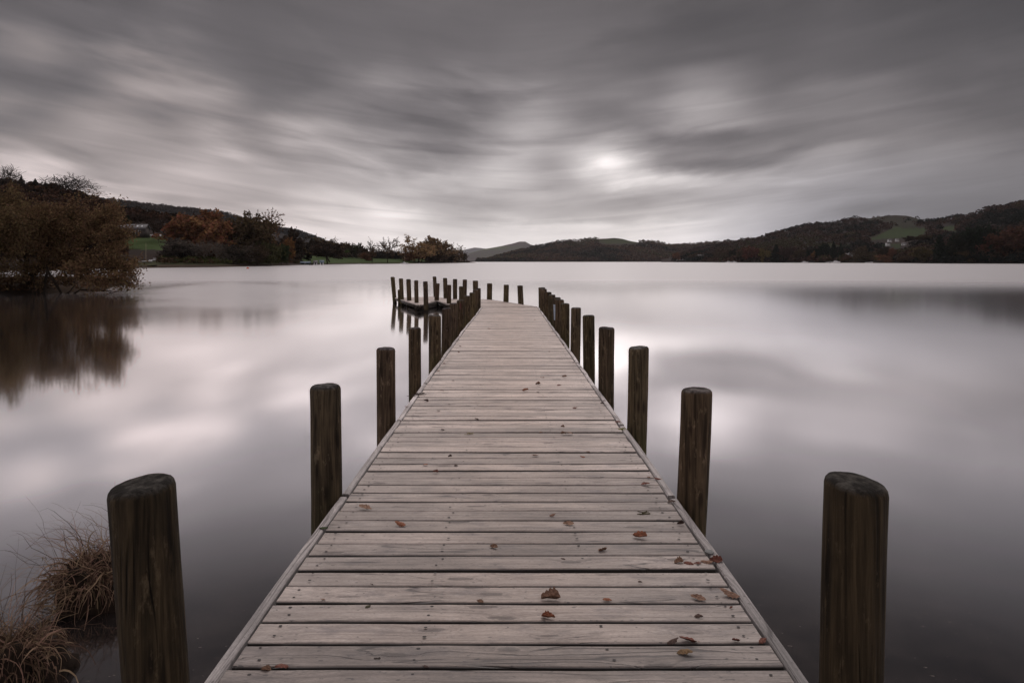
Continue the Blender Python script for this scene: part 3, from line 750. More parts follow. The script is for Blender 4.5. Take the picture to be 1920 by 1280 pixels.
o = place_post(745.5, 750, 0, 543, 28.9, 'short stump leaning against the second landing post from the left', None, 340)
# small fittings
g = Geo(); p = POSTS_R[8]
pr = posts['R', 8]
rr = (p[1] - p[0]) * p[4] / F / 2
th = np.linspace(R(195), R(262), 8)
def wrap(th, r, z0, z1, taper=1.0):
    n = len(th); v = []
    for (z, s) in ((z0, taper), (z1, 1.0)):
        m = th.mean()
        for a in th: v.append((r * math.cos(m + (a - m) * s), r * math.sin(m + (a - m) * s), z))
    return v, [[i, i + 1, n + i + 1, n + i] for i in range(n - 1)]
g.add(*wrap(th, rr * 1.06, .42, .80, .45))
sheet_mat = simple('pale_blue_plastic', (.30, .36, .44), 0.4, 0.5, 0.25, 14.0)
o = obj('plastic_sheet', g.mesh('plastic_sheet'), sheet_mat, pr); o['label'] = 'pale blue plastic sheet wrapped round the post'
g = Geo(); p = POSTS_L[7]; rr = (p[1] - p[0]) * p[4] / F / 2
g.add(*wrap(np.linspace(R(268), R(296), 6), rr * 1.07, .74, .88))
o = obj('tag_strip', g.mesh('tag_strip'), simple('faded_red', (.085, .028, .022), 0.6, 0.3, 0.2, 20.0), posts['L', 7]); o['label'] = 'faded red strip near the top of the post'

# ------------------------------------------------------------------ land
def fbm(x, y, z=0.0, o=4):
    s = 0; a = 1; t = 0
    for i in range(o):
        s += a * mnoise.noise((x, y, z)); t += a; a *= .5; x *= 2.03; y *= 2.03; z += 7.1
    return s / t

class Land:
    """hillside authored as columns of (distance, height) knots over bearing"""
    def __init__(s, cols, amp=.004, seed=0.0, freq=.012):
        s.px = [c[0] for c in cols]
        s.d = np.array([[k[0] for k in c[1]] for c in cols], float)
        s.z = np.array([[CAMH - (k[1] - HY) * k[0] / F for k in c[1]] for c in cols], float)
        s.K = s.d.shape[1]; s.amp = amp; s.seed = seed; s.freq = freq
    def at(s, px, t):
        """t in 0..K-1"""
        i = min(int(t), s.K - 2); f = t - i
        f = f if i == 0 else f
        d = [np.interp(px, s.px, s.d[:, k]) for k in (i, i + 1)]
        z = [np.interp(px, s.px, s.z[:, k]) for k in (i, i + 1)]
        dd = d[0] + (d[1] - d[0]) * f; zz = z[0] + (z[1] - z[0]) * f
        x = (px - VX) * dd / F
        n = fbm(x * s.freq, dd * s.freq, s.seed) * s.amp * dd * min(1.0, t * .8)
        return Vector((x, dd, zz + n))
    def build(s, name, cover, px0, px1, nx, nt, mat=None):
        v = []; c = []
        for j in range(nt + 1):
            t = (s.K - 1) * j / nt
            for i in range(nx + 1):
                px = px0 + (px1 - px0) * i / nx
                p = s.at(px, t); v.append(p)
                c.append((*cover(px, HY - (p.z - CAMH) * F / p.y, p, t), 1))
        a = np.arange(nt)[:, None] * (nx + 1) + np.arange(nx)[None, :]
        f = np.stack([a, a + 1, a + nx + 2, a + nx + 1], -1).reshape(-1, 4)
        me = mesh_np(name, v, f, True, {'cover': ('FLOAT_COLOR', 'POINT', c)})
        return tag(obj(name, me, mat or M_COVER), kind='structure')

def lerp3(a, b, f): return tuple(x + (y - x) * f for x, y in zip(a, b))
def inside(px, py, poly):
    r = False; j = len(poly) - 1
    for i in range(len(poly)):
        (xi, yi), (xj, yj) = poly[i], poly[j]
        if (yi > py) != (yj > py) and px < (xj - xi) * (py - yi) / (yj - yi) + xi: r = not r
        j = i
    return r
GREEN = (.040, .062, .018); GREEN_D = (.038, .050, .018); BRACK = (.030, .018, .013); DARKW = (.015, .012, .010); EARTH = (.035, .024, .016)

# left shore and its wooded slope
left = Land([
 (-420, [(95, 512), (105, 500), (150, 474), (240, 425), (420, 322), (620, 352)]),
 (0,    [(126, 509), (135, 504), (180, 482), (260, 440), (430, 351), (650, 372)]),
 (100,  [(142, 507), (150, 503), (190, 486), (270, 450), (430, 361), (650, 384)]),
 (170,  [(160, 505), (170, 501), (210, 488), (290, 454), (440, 381), (660, 398)]),
 (230,  [(180, 503.3), (190, 499), (225, 490), (300, 465), (430, 402), (660, 410)]),
 (310,  [(197, 502.2), (210, 496), (240, 489), (310, 462), (440, 412), (660, 420)]),
 (400,  [(215, 501), (228, 497), (270, 490), (330, 468), (470, 428), (680, 432)]),
 (500,  [(263, 499), (280, 496), (310, 491), (380, 480), (560, 460), (760, 464)]),
 (560,  [(338, 497), (355, 494), (400, 490), (460, 484), (640, 474), (800, 477)]),
 (640,  [(430, 495.5), (450, 493), (500, 489), (560, 483), (720, 477), (860, 480)]),
 (750,  [(526, 494.5), (540, 492.6), (600, 489), (680, 485), (820, 482), (940, 484)]),
 (830,  [(700, 493.3), (715, 491.8), (760, 490), (820, 486), (900, 484), (990, 487)]),
 (876,  [(905, 492.7), (912, 491.7), (930, 490.9), (950, 490.2), (980, 489.8), (1010, 490.6)]),
 (893,  [(912, 492.62), (920, 492.3), (935, 492.2), (955, 492.2), (985, 492.2), (1012, 492.4)]),
], .004, 1.0)
F_HOUSE = [(226, 441), (318, 441), (318, 468), (222, 468)]
F_SHORE = [(560, 479), (610, 476), (790, 478), (800, 492.6), (640, 494), (560, 493)]
def cov_left(px, py, p, t):
    n = fbm(p.x * .02, p.y * .02, 3.0)
    if t < .9: return EARTH
    c = lerp3(DARKW, BRACK, min(1, max(0, .45 + n)))
    if t < 1.8 and 245 < px < 520: c = lerp3((.045, .05, .02), c, min(1, max(0, .5 + 2 * n)))
    if inside(px + 6 * n, py + 2 * n, F_HOUSE): c = GREEN
    if inside(px, py, F_SHORE): c = GREEN
    return c
left.build('left_shore', cov_left, -420, 893, 320, 60)

left_fell = Land([
 (-420, [(800, 480), (1300, 380), (1700, 330), (2300, 390)]),
 (120,  [(800, 470), (1300, 400), (1700, 371), (2300, 400)]),
 (200,  [(800, 460), (1300, 400), (1700, 375), (2300, 404)]),
 (300,  [(850, 460), (1350, 410), (1750, 386), (2300, 410)]),
 (360,  [(900, 465), (1400, 420), (1800, 392), (2400, 415)]),
 (420,  [(900, 470), (1400, 430), (1850, 400), (2400, 420)]),
 (470,  [(950, 475), (1450, 440), (1900, 414.5), (2400, 430)]),
 (520,  [(1000, 480), (1500, 450), (1950, 428), (2500, 440)]),
 (560,  [(1000, 484), (1500, 460), (2000, 435), (2500, 445)]),
 (590,  [(1050, 486), (1500, 466), (2000, 444.5), (2500, 455)]),
 (630,  [(1100, 488), (1550, 475), (2050, 460.5), (2500, 470)]),
 (680,  [(1150, 489), (1600, 482), (2100, 473), (2500, 478)]),
 (760,  [(1200, 490), (1650, 487), (2100, 483), (2500, 486)]),
 (860,  [(1300, 491), (1700, 490.6), (2150, 490.6), (2500, 491)]),
], .0035, 5.0, .004)
def cov_fell(px, py, p, t):
    n = fbm(p.x * .004, p.y * .004, 9.0)
    return lerp3((.017, .016, .016), (.026, .021, .019), min(1, max(0, .5 + n)))
left_fell.build('left_fell', cov_fell, -420, 860, 200, 36)

# far hills at the head of the lake
def hill(name, sky, foot_d, ridge_d, back_d, cover, foot_y=None, amp=.0025, seed=2.0, freq=.003, mid=.55, nx=220):
    cols = []
    for (px, y) in sky:
        fy = HY + CAMH * F / foot_d + .25
        ym = fy + (y - fy) * mid
        cols.append((px, [(foot_d, fy), (foot_d * 1.02, fy - min(3, .12 * (fy - y))), ((foot_d + ridge_d) / 2, ym), (ridge_d, y), (back_d, y + .45 * (fy - y))]))
    L = Land(cols, amp, seed, freq)
    L.build(name, cover, sky[0][0], sky[-1][0], nx, 36)
    return L
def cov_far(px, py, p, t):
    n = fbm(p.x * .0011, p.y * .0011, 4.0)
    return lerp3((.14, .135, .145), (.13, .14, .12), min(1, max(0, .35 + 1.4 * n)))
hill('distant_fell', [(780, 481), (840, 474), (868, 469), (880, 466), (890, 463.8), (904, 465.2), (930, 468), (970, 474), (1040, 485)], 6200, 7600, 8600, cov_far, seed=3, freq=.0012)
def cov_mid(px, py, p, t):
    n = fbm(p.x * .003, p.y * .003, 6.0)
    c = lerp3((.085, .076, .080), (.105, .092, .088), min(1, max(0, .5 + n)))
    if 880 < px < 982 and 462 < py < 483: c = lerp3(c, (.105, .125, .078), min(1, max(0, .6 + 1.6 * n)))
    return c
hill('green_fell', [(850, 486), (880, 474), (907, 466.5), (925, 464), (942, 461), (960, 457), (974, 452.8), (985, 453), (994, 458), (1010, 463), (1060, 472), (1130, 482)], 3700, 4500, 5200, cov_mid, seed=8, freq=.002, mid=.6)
def cov_cen(px, py, p, t):
    n = fbm(p.x * .006, p.y * .006, 6.0); n2 = fbm(p.x * .002, p.y * .002, 1.0)
    c = lerp3((.026, .019, .015), (.042, .028, .021), min(1, max(0, .5 + n)))
    c = lerp3(c, (.030, .026, .020), min(1, max(0, 2 * n2)))
    if inside(px, py, [(1120, 452), (1150, 445), (1185, 450), (1196, 456), (1140, 457)]): c = (.035, .040, .018)
    return c
centre = hill('wooded_fell', [(880, 489), (912, 488), (933, 481), (955, 475.5), (977, 469.5), (994, 465.5), (1006, 462.5), (1030, 458), (1050, 453.5), (1087, 452), (1108, 448), (1130, 446.5), (1152, 446), (1168, 448), (1181, 452), (1195, 455), (1219, 454.5), (1239, 456.5), (1251, 461), (1275, 461), (1297, 460), (1327, 455.5), (1370, 452.5), (1408, 450), (1460, 452), (1560, 460)],
              2350, 3000, 3500, cov_cen, amp=.003, seed=12, freq=.004)
# right shore
right_sky = [(1240, 484), (1280, 474), (1310, 465), (1345, 456), (1380, 451.5), (1414, 447), (1456, 432.5), (1484, 426.5), (1512, 418.5), (1560, 416.5), (1599, 407), (1633, 405.5), (1655, 402), (1678, 399.8), (1700, 401.5), (1712, 404.5), (1731, 410.5), (1760, 412), (1788, 406), (1816, 405.5), (1835, 398), (1852, 390.5), (1886, 385), (1920, 378), (2000, 366), (2150, 352), (2500, 350)]
cols = []
for (px, y) in right_sky:
    y += 3.0
    sd_ = float(np.interp(px, [1240, 1300, 1380, 1500, 1640, 1750, 1920, 2500], [1600, 1350, 1030, 900, 780, 600, 550, 420]))
    rd = float(np.interp(px, [1240, 1400, 1700, 1760, 1850, 2500], [2100, 1900, 1700, 1500, 1250, 1100]))
    sy = HY + CAMH * F / sd_ + .2
    m1 = sd_ + .25 * (rd - sd_); m2 = sd_ + .6 * (rd - sd_)
    cols.append((px, [(sd_, sy), (sd_ + 8, sy - .9), (m1, sy - .28 * (sy - y)), (m2, sy - .66 * (sy - y)), (rd, y), (rd + 700, y + .5 * (sy - y))]))
right = Land(cols, .003, 21.0, .006)
F_R1 = [(1628, 450), (1655, 437), (1675, 427.5), (1700, 426.5), (1739, 429), (1731, 438), (1722, 443), (1690, 446), (1660, 449)]
F_R2 = [(1762, 425), (1796, 423.5), (1792, 434), (1766, 432)]
F_R3 = [(1836, 430), (1880, 425), (1884, 432), (1846, 436)]
F_R4 = [(1506, 458), (1560, 456.5), (1600, 459), (1600, 463), (1510, 462)]
F_R5 = [(1615, 412), (1650, 403), (1678, 398), (1712, 402), (1726, 412), (1718, 426), (1680, 425), (1650, 418)]
F_R6 = [(1640, 460), (1690, 459), (1690, 463), (1640, 463)]
FIELDS_R = [F_R1, F_R2, F_R3, F_R4, F_R6]
def cov_right(px, py, p, t):
    n = fbm(p.x * .008, p.y * .008, 6.0)
    if t < .9: return EARTH
    c = lerp3((.016, .012, .011), (.030, .019, .015), min(1, max(0, .5 + n)))
    if inside(px, py, F_R5): c = lerp3((.020, .021, .011), c, min(1, max(0, .4 + n)))
    for q in FIELDS_R:
        if inside(px, py, q): c = (.024, .036, .011)
    return c
right.build('right_shore', cov_right, 1240, 2500, 420, 64)

# the near bank under the willow
bank_v = []; bank_c = []
NXB, NYB = 70, 40
for j in range(NYB + 1):
    for i in range(NXB + 1):
        x = -64 + i * (64 - 24.8) / NXB; y = 33 + j * 30 / NYB
        # shoreline: a low spit
        e = .5 * fbm(x * .25, y * .25, 2.0)
        front = np.interp(x, [-64, -36, -31, -28.6, -27, -25.6, -24.8], [34.5, 36.8, 38.0, 38.8, 39.8, 41.2, 43]) + e
        back = np.interp(x, [-64, -36, -31, -28, -26, -24.8], [62, 60, 56, 48, 44, 43]) + e
        s = min(y - front, back - y)
        z = max(-.5, min(.55, s * .32)) + .10 * fbm(x * .7, y * .7, 5.0)
        z = z * min(1, max(.4, (-24.5 - x) / 5))
        bank_v.append((x, y, z)); n = fbm(x * .5, y * .5, 9.0)
        bank_c.append((*lerp3((.018, .013, .010), (.05, .03, .018), min(1, max(0, .4 + n))), 1))
a = np.arange(NYB)[:, None] * (NXB + 1) + np.arange(NXB)[None, :]
f = np.stack([a, a + 1, a + NXB + 2, a + NXB + 1], -1).reshape(-1, 4)
tag(obj('near_bank', mesh_np('near_bank', bank_v, f, True, {'cover': ('FLOAT_COLOR', 'POINT', bank_c)}), M_COVER), kind='structure')

def ground(land, px, d):
    ts = np.linspace(0, land.K - 1, 400)
    ds = np.array([land.at(px, t).y for t in ts])
    return land.at(px, float(ts[int(np.argmin(np.abs(ds - d)))])).z

# ------------------------------------------------------------------ trees
def quads(cent, size, rg, tint=None, up=0.0, elong=1.5):
    """randomly turned leaf-shaped faces at the given centres"""
    n = len(cent)
    a = rg.normal(size=(n, 3)); a[:, 2] *= (1 - up); a /= np.linalg.norm(a, axis=1)[:, None] + 1e-9
    b = rg.normal(size=(n, 3)); b -= (b * a).sum(1)[:, None] * a; b /= np.linalg.norm(b, axis=1)[:, None] + 1e-9
    s = (np.asarray(size) * rg.uniform(.6, 1.3, n))[:, None]
    a = a * s * elong * .5; b = b * s * .5
    v = np.stack([cent - a, cent + b * .9 - a * .1, cent + a, cent - b * .9 - a * .1], 1).reshape(-1, 3)
    f = np.arange(4 * n).reshape(n, 4)
    return v, f, (rg.uniform(0, 1, n) if tint is None else tint)

def grow(rg, p, d, length, rad, level, maxl, segs, tips, prm):
    """one branch and its children"""
    n = 6 if level < 2 else 4
    pts = [np.array(p, float)]; dd = np.array(d, float); dd /= np.linalg.norm(dd)
    for i in range(n):
        dd = dd + rg.normal(size=3) * prm['wob'] * (.6 + .3 * level) + np.array([0, 0, prm['trop'] * (level > 0)])
        dd /= np.linalg.norm(dd)
        pts.append(pts[-1] + dd * length / n)
    rr = np.linspace(rad, rad * (.55 if level < maxl else .3), n + 1)
    segs.append((np.array(pts), rr, level))
    if level >= maxl:
        tips.extend(pts[1:]); return
    if level >= maxl - 1: tips.extend(pts[-2:])
    k = prm['kids'][min(level, len(prm['kids']) - 1)]
    t0 = prm['first'] if level == 0 else .25
    for c in range(k):
        t = t0 + (1 - t0) * (c + rg.uniform(.2, .9)) / k
        i = min(int(t * n), n - 1); q = pts[i] + (pts[i + 1] - pts[i]) * (t * n - i)
        ax = (pts[i + 1] - pts[i]); ax /= np.linalg.norm(ax)
        o = rg.normal(size=3); o -= (o @ ax) * ax; o /= np.linalg.norm(o)
        if level == 0:
            th = c * 2.4 + rg.uniform(-.4, .4); o = np.array([math.cos(th), math.sin(th), 0.0])
        an = rg.uniform(*prm['ang'])
        nd = ax * math.cos(an) + o * math.sin(an)
        ln = length * rg.uniform(*prm['len']) * (1 - .45 * t if level == 0 and prm.get('cone') else 1)
        grow(rg, q, nd, ln, rr[i] * rg.uniform(.5, .68), level + 1, maxl, segs, tips, prm)

def make_tree(seed, prm, leaves, lsize, spread, maxl=3, vis_r=.0):
    """unit tree: height about 1, returns (trunk mesh, crown mesh)"""
    rg = np.random.default_rng(seed)
    segs, tips = [], []
    grow(rg, (0, 0, -.03), (rg.normal() * .06, rg.normal() * .06, 1), prm['h'], prm['r'], 0, maxl, segs, tips, prm)
    tips = np.array(tips)
    top = max(tips[:, 2].max(), .01); w = np.percentile(np.abs(tips[:, :2]), 97)
    sc = np.array([.5 / w, .5 / w, 1.0 / top])
    g = Geo()
    for pts, rr, lv in segs:
        g.tube(pts * sc, np.maximum(rr, vis_r), 6 if lv == 0 else (4 if lv < 2 else 3))
    trunk = g.mesh('trunk', True)
    crown = None
    if leaves:
        tt = tips * sc
        idx = rg.integers(0, len(tt), leaves)
        cen = tt[idx] + rg.normal(size=(leaves, 3)) * spread * np.array([.5, .5, .5])
        clump = rg.uniform(0, 1, len(tt))[idx]
        v, f, t = quads(cen, lsize, rg, np.clip(.55 * clump + .45 * rg.uniform(0, 1, leaves), 0, 1))
        crown = mesh_np('crown', v, f, False, {'tint': ('FLOAT', 'FACE', t)})
    return trunk, crown

BROAD = dict(h=.55, r=.022, wob=.10, trop=.06, kids=[8, 5, 4, 3], first=.28, ang=(.55, 1.05), len=(.55, .85))
OAK = dict(h=.45, r=.028, wob=.16, trop=.03, kids=[7, 5, 4, 3], first=.35, ang=(.7, 1.25), len=(.65, .95))
SPARSE = dict(h=.5, r=.022, wob=.15, trop=.05, kids=[7, 4, 4, 3], first=.35, ang=(.5, 1.0), len=(.55, .85))
UMBR = dict(h=.40, r=.024, wob=.14, trop=.02, kids=[7, 5, 4, 3], first=.4, ang=(.7, 1.2), len=(.7, 1.0))
def conifer(seed, n=2600):
    rg = np.random.default_rng(seed)
    g = Geo(); g.tube([[0, 0, -.03], [.004, 0, .5], [0, 0, 1.0]], [.02, .012, .002], 6)
    h = rg.uniform(0, 1, n) ** .85
    a = rg.uniform(0, 2 * math.pi, n)
    lay = np.floor(h * 14 + rg.uniform(0, .6, n))
    rmax = .5 * (1 - h) ** .75 * (.78 + .22 * np.sin(lay * 2.1 + a * 2)) + .015
    r = rmax * np.sqrt(rg.uniform(.08, 1, n))
    cen = np.stack([r * np.cos(a), r * np.sin(a), .06 + .93 * h - .12 * r + rg.normal(size=n) * .008], 1)
    v, f, t = quads(cen, .055, rg, up=.6)
    return g.mesh('trunk', True), mesh_np('crown', v, f, False, {'tint': ('FLOAT', 'FACE', t)})

PROTO = {
 'full': [make_tree(s, BROAD, 7000, .045, .055) for s in (1, 2, 3)],
 'oak': [make_tree(s, OAK, 4200, .034, .045) for s in (11, 12, 13)],
 'open': [make_tree(s, SPARSE, 1900, .024, .032, 3, .0060) for s in (21, 22)],
 'bare': [make_tree(s, SPARSE, 0, 0, 0, 4, .0042) for s in (31, 32)],
 'umbrella': [make_tree(s, UMBR, 500, .014, .015, 4, .0042) for s in (41, 42)],
 'bush': [make_tree(s, dict(BROAD, h=.4, first=.08), 3600, .050, .11) for s in (51, 52)],
 'conifer': [conifer(s) for s in (61, 62)],
}
NAME = {'full': 'leafy_tree', 'oak': 'oak_tree', 'open': 'thin_leaved_tree', 'bare': 'bare_tree', 'umbrella': 'bare_tree', 'bush': 'bush', 'conifer': 'conifer_tree'}
CAT = {'bush': 'bush'}
tree_n = 0
def tree(kind, px, base, top, width, d, col, label, group=None, bark=None):
    global tree_n
    tree_n += 1
    tr, cr = PROTO[kind][tree_n % len(PROTO[kind])]
    b = P(px, base, d); h = (base - top) * d / F; w = width * d / F
    o = thing(NAME[kind], label, CAT.get(kind, 'tree'), b, (tree_n * 2.399) % 6.28, group)
    o.scale = (w, w, h)
    c = obj('trunk', tr, bark or M_BARK, o)
    if cr is not None:
        c = obj('crown', cr, M_LEAF, o); c.color = (*col, 1)
    return o
COPPER = (.175, .070, .026); RUST = (.135, .058, .028); GOLD = (.19, .115, .040); BROWN = (.125, .074, .038); DKBR = (.070, .046, .028)
OLIVE = (.055, .052, .020); GRN = (.036, .050, .020); DKGRN = (.016, .022, .014); GREY = (.060, .050, .044)

# --- left shore
LS = 'autumn trees along the left shore'
tree('full', 362, 495, 391, 122, 262, COPPER, 'large copper orange tree, tallest crown right of the white boats', LS)
tree('full', 415, 495, 408, 74, 285, (.085, .044, .028), 'dark reddish brown tree between the copper tree and the tall oak', LS)
tree('full', 338, 497, 447, 60, 232, (.085, .070, .058), 'low grey brown tree in front of the copper orange tree', LS)
tree('bare', 384, 497, 446, 56, 240, GREY, 'bare tree with a pale trunk below the copper orange tree', LS, M_PALEBARK)
tree('bare', 405, 497, 448, 48, 244, GREY, 'second bare pale tree, right of the first under the copper crown', LS, M_PALEBARK)
tree('full', 470, 496, 402, 88, 282, (.085, .056, .028), 'tall dark oak below the open golden topped branches', LS)
tree('open', 490, 482, 391, 62, 300, (.16, .075, .032), 'open branching tree top showing against the sky above the dark oak', LS)
tree('bush', 446, 498, 456, 56, 254, (.055, .044, .034), 'dull brown bushy tree at the foot of the dark oak', LS)
tree('bush', 482, 498, 458, 44, 262, (.050, .034, .020), 'brown bushy tree at the water, right foot of the dark oak', LS)
tree('bush', 508, 497.5, 452, 44, 275, OLIVE, 'olive green bushy tree right of the dark oak', LS)
tree('full', 527, 497, 458, 26, 300, GRN, 'small green tree beside the orange sapling', LS)
tree('full', 538, 495, 446, 24, 318, (.16, .070, .018), 'narrow bright orange tree in the shore row', LS)
tree('full', 549, 494, 429, 46, 380, (.052, .036, .026), 'tall thin brown tree behind the narrow orange one', LS)
tree('full', 581, 494, 449, 40, 396, (.044, .032, .022), 'dark round tree behind the small white huts', LS)
tree('full', 614, 494, 452, 66, 384, (.050, .034, .024), 'broad dark brown tree standing at the edge of the green field', LS)
tree('open', 618, 490, 438, 60, 392, GOLD, 'thin golden leaved tree top against the sky by the green field', LS)
for i, (px, tp, wd, cl, lb) in enumerate([(640, 456, 26, BROWN, 'brown tree at the left end of the hedge row behind the field'), (653, 454, 22, (.075, .052, .022), 'yellow brown tree in the hedge row behind the field'),
     (668, 455, 18, OLIVE, 'narrow olive tree in the hedge row behind the field'), (681, 461, 22, DKBR, 'low dark tree at the right end of the hedge row')]):
    tree('full', px, 484, tp, wd, 620, cl, lb, 'hedge row trees behind the field')
tree('bush', 651, 484, 468, 13, 600, (.060, .085, .018), 'small yellow green bush in front of the hedge row')
tree('open', 698, 494, 446, 30, 522, BROWN, 'lone open crowned tree in the field, left one of a pair')
tree('open', 727, 494, 444, 40, 524, BROWN, 'lone open crowned tree in the field, right one of a pair')
tree('bush', 688, 492, 472, 24, 560, RUST, 'reddish bush behind the left tree of the field pair')
tree('bush', 712, 489, 470, 40, 640, (.045, .036, .030), 'dull bush between the pair of trees in the field')
tree('bush', 742, 490, 468, 34, 640, (.050, .040, .032), 'dull bush behind the mast of the moored sailing boat')
HL = 'trees on the wooded headland'
tree('oak', 786, 494, 440, 66, 612, (.26, .150, .062), 'tallest golden brown tree at the left end of the headland', HL)
tree('bush', 768, 494, 468, 30, 608, RUST, 'rusty low growth left of the tallest headland tree', HL)
tree('full', 806, 494, 444, 40, 660, (.19, .112, .052), 'brown tree right beside the tallest headland tree', HL)
tree('full', 824, 493.6, 452, 40, 700, (.15, .092, .048), 'dark brown tree in the middle of the headland', HL)
tree('bush', 806, 494.4, 470, 50, 640, (.046, .031, .022), 'dark bush at the waterline in the middle of the headland', HL)
tree('oak', 846, 493.3, 456, 34, 760, (.21, .125, .058), 'round brown tree toward the tip of the headland', HL)
tree('oak', 859, 493.1, 458, 26, 800, BROWN, 'brown tree next to the last one on the headland', HL)
tree('bush', 842, 493.7, 474, 40, 720, (.042, .030, .022), 'dark low bush below the round headland tree', HL)
tree('oak', 871, 492.9, 467, 18, 860, DKBR, 'small dark tree at the tip of the headland', HL)
# skyline and house trees
tree('umbrella', 128, 368, 326, 100, 425, DKBR, 'bare umbrella shaped tree on the left skyline')
tree('umbrella', 4, 356, 303, 70, 400, DKBR, 'bare tree on the skyline at the left edge of the view')
tree('full', 233, 441, 405, 26, 306, DKGRN, 'dark evergreen dome beside the stone house')
tree('open', 290, 444, 404, 46, 326, (.060, .034, .024), 'thin brown tree behind the white wall near the house')
tree('open', 313, 450, 402, 44, 330, (.058, .032, .022), 'thin brown tree between the house and the copper tree')
tree('full', 262, 426, 400, 40, 345, (.050, .030, .022), 'dark brown tree rising behind the stone house')
for px, tp, w_, lb in ((40, 329, 14, 'dark conifer on the left skyline below the bare tree'), (66, 335, 16, 'rounded dark conifer on the skyline left of the umbrella tree')):
    tree('conifer', px, 357, tp, w_, 420, DKGRN, lb)

# --- right shore
RS = 'trees along the right shore'
def sd(px): return float(np.interp(px, [1240, 1300, 1380, 1500, 1640, 1750, 1920, 2500], [1600, 1350, 1030, 900, 780, 600, 550, 420])) + 14
for k_, px, bs, tp, w_, cl, lb in [
 ('full', 1390, 492, 468, 22, DKBR, 'dark brown tree at the left end of the right shore row'),
 ('full', 1407, 492, 462, 32, (.105, .036, .024), 'red brown round tree left of the small yellow one'),
 ('full', 1436, 492.3, 466, 20, (.125, .088, .026), 'small yellow tree by the far right shore'),
 ('conifer', 1455, 492.3, 458, 26, DKGRN, 'dark conifer right of the small yellow tree'),
 ('full', 1477, 492.4, 462, 24, (.050, .028, .022), 'dark reddish tree between two dark conifers'),
 ('conifer', 1468, 492.3, 462, 14, DKGRN, 'slim dark conifer in the middle of the shore row'),
 ('full', 1498, 492.4, 466, 22, DKBR, 'dull brown tree left of the white sheds'),
 ('conifer', 1515, 491.5, 470, 15, DKGRN, 'small dark conifer above the white sheds'),
 ('full', 1527, 491.5, 470, 11, (.15, .068, .022), 'small orange tree beside the white sheds'),
 ('full', 1541, 492, 457, 28, DKGRN, 'broad nearly black evergreen left of the stone house'),
 ('conifer', 1563, 491, 453, 20, DKGRN, 'tall pointed black conifer left of the stone house'),
 ('conifer', 1577, 491, 456, 20, DKGRN, 'black conifer touching the stone house on its left'),
 ('full', 1616, 491, 461, 26, DKBR, 'dark brown tree right behind the stone house'),
 ('bush', 1630, 493.4, 473, 48, (.052, .038, .020), 'wide dull brown bush right of the stone house'),
 ('full', 1653, 491, 462, 22, (.040, .030, .020), 'dark tree below the white cottages'),
 ('full', 1675, 487, 465, 14, (.125, .050, .026), 'small orange tree below the white cottages'),
 ('bush', 1675, 494, 477, 44, RUST, 'low rusty bush on the shore below the cottages'),
 ('bush', 1706, 494, 476, 44, (.060, .036, .022), 'brown bush on the shore right of the rusty one'),
 ('full', 1736, 494.3, 463, 46, (.075, .055, .024), 'yellow brown rounded tree left of the black conifers'),
 ('full', 1733, 452, 440, 24, (.070, .050, .026), 'yellow brown tree at the corner of the green hill field'),
 ('full', 1712, 453, 442, 26, (.046, .028, .022), 'dark red brown tree beside the cottages'),
 ('conifer', 1762, 494.4, 442, 40, DKGRN, 'large black conifer, left one in the dark group'),
 ('conifer', 1782, 494.4, 446, 34, DKGRN, 'large black conifer, right one in the dark group'),
 ('bush', 1800, 494.4, 470, 34, (.030, .026, .018), 'dark bush between the conifers and the golden bush'),
 ('bush', 1822, 494.6, 470, 42, (.070, .046, .020), 'round golden brown bush on the right shore'),
 ('full', 1832, 493, 422, 58, DKGRN, 'huge dark pine standing over the right shore'),
 ('full', 1806, 492, 440, 44, (.024, .026, .016), 'dark evergreen left of the huge pine'),
 ('full', 1888, 494, 428, 96, (.075, .030, .018), 'big reddish brown tree at the right edge of the view'),
 ('bush', 1900, 494.7, 468, 34, (.095, .042, .018), 'orange bush under the big tree at the right edge'),
 ('bush', 1858, 494.6, 466, 46, DKBR, 'dark brown bush right of the golden brown bush'),
 ('bush', 1925, 494.7, 464, 40, DKBR, 'dark bush cut off by the right edge of the view')]:
    dd = sd(px) if bs > 486 else sd(px) + 160
    tree(k_, px, bs, tp, w_, dd, cl, lb, RS if bs > 486 else None)
for px, tp, w_, cl, lb in [(1268, 473, 14, RUST, 'rusty tree by the landing stage across the lake'), (1300, 474, 18, DKBR, 'dark tree behind the far landing stage'), (1330, 476, 18, (.05, .04, .025), 'olive brown tree near the far white boat'), (1352, 470, 20, DKBR, 'dark tree right of the far white boat'), (1372, 466, 18, (.028, .024, .017), 'dark tree on the far point left of the right shore')]:
    tree('full', px, 491.3, tp, w_, 1420 if px < 1340 else 1150, cl, lb, 'trees round the far landing stage')

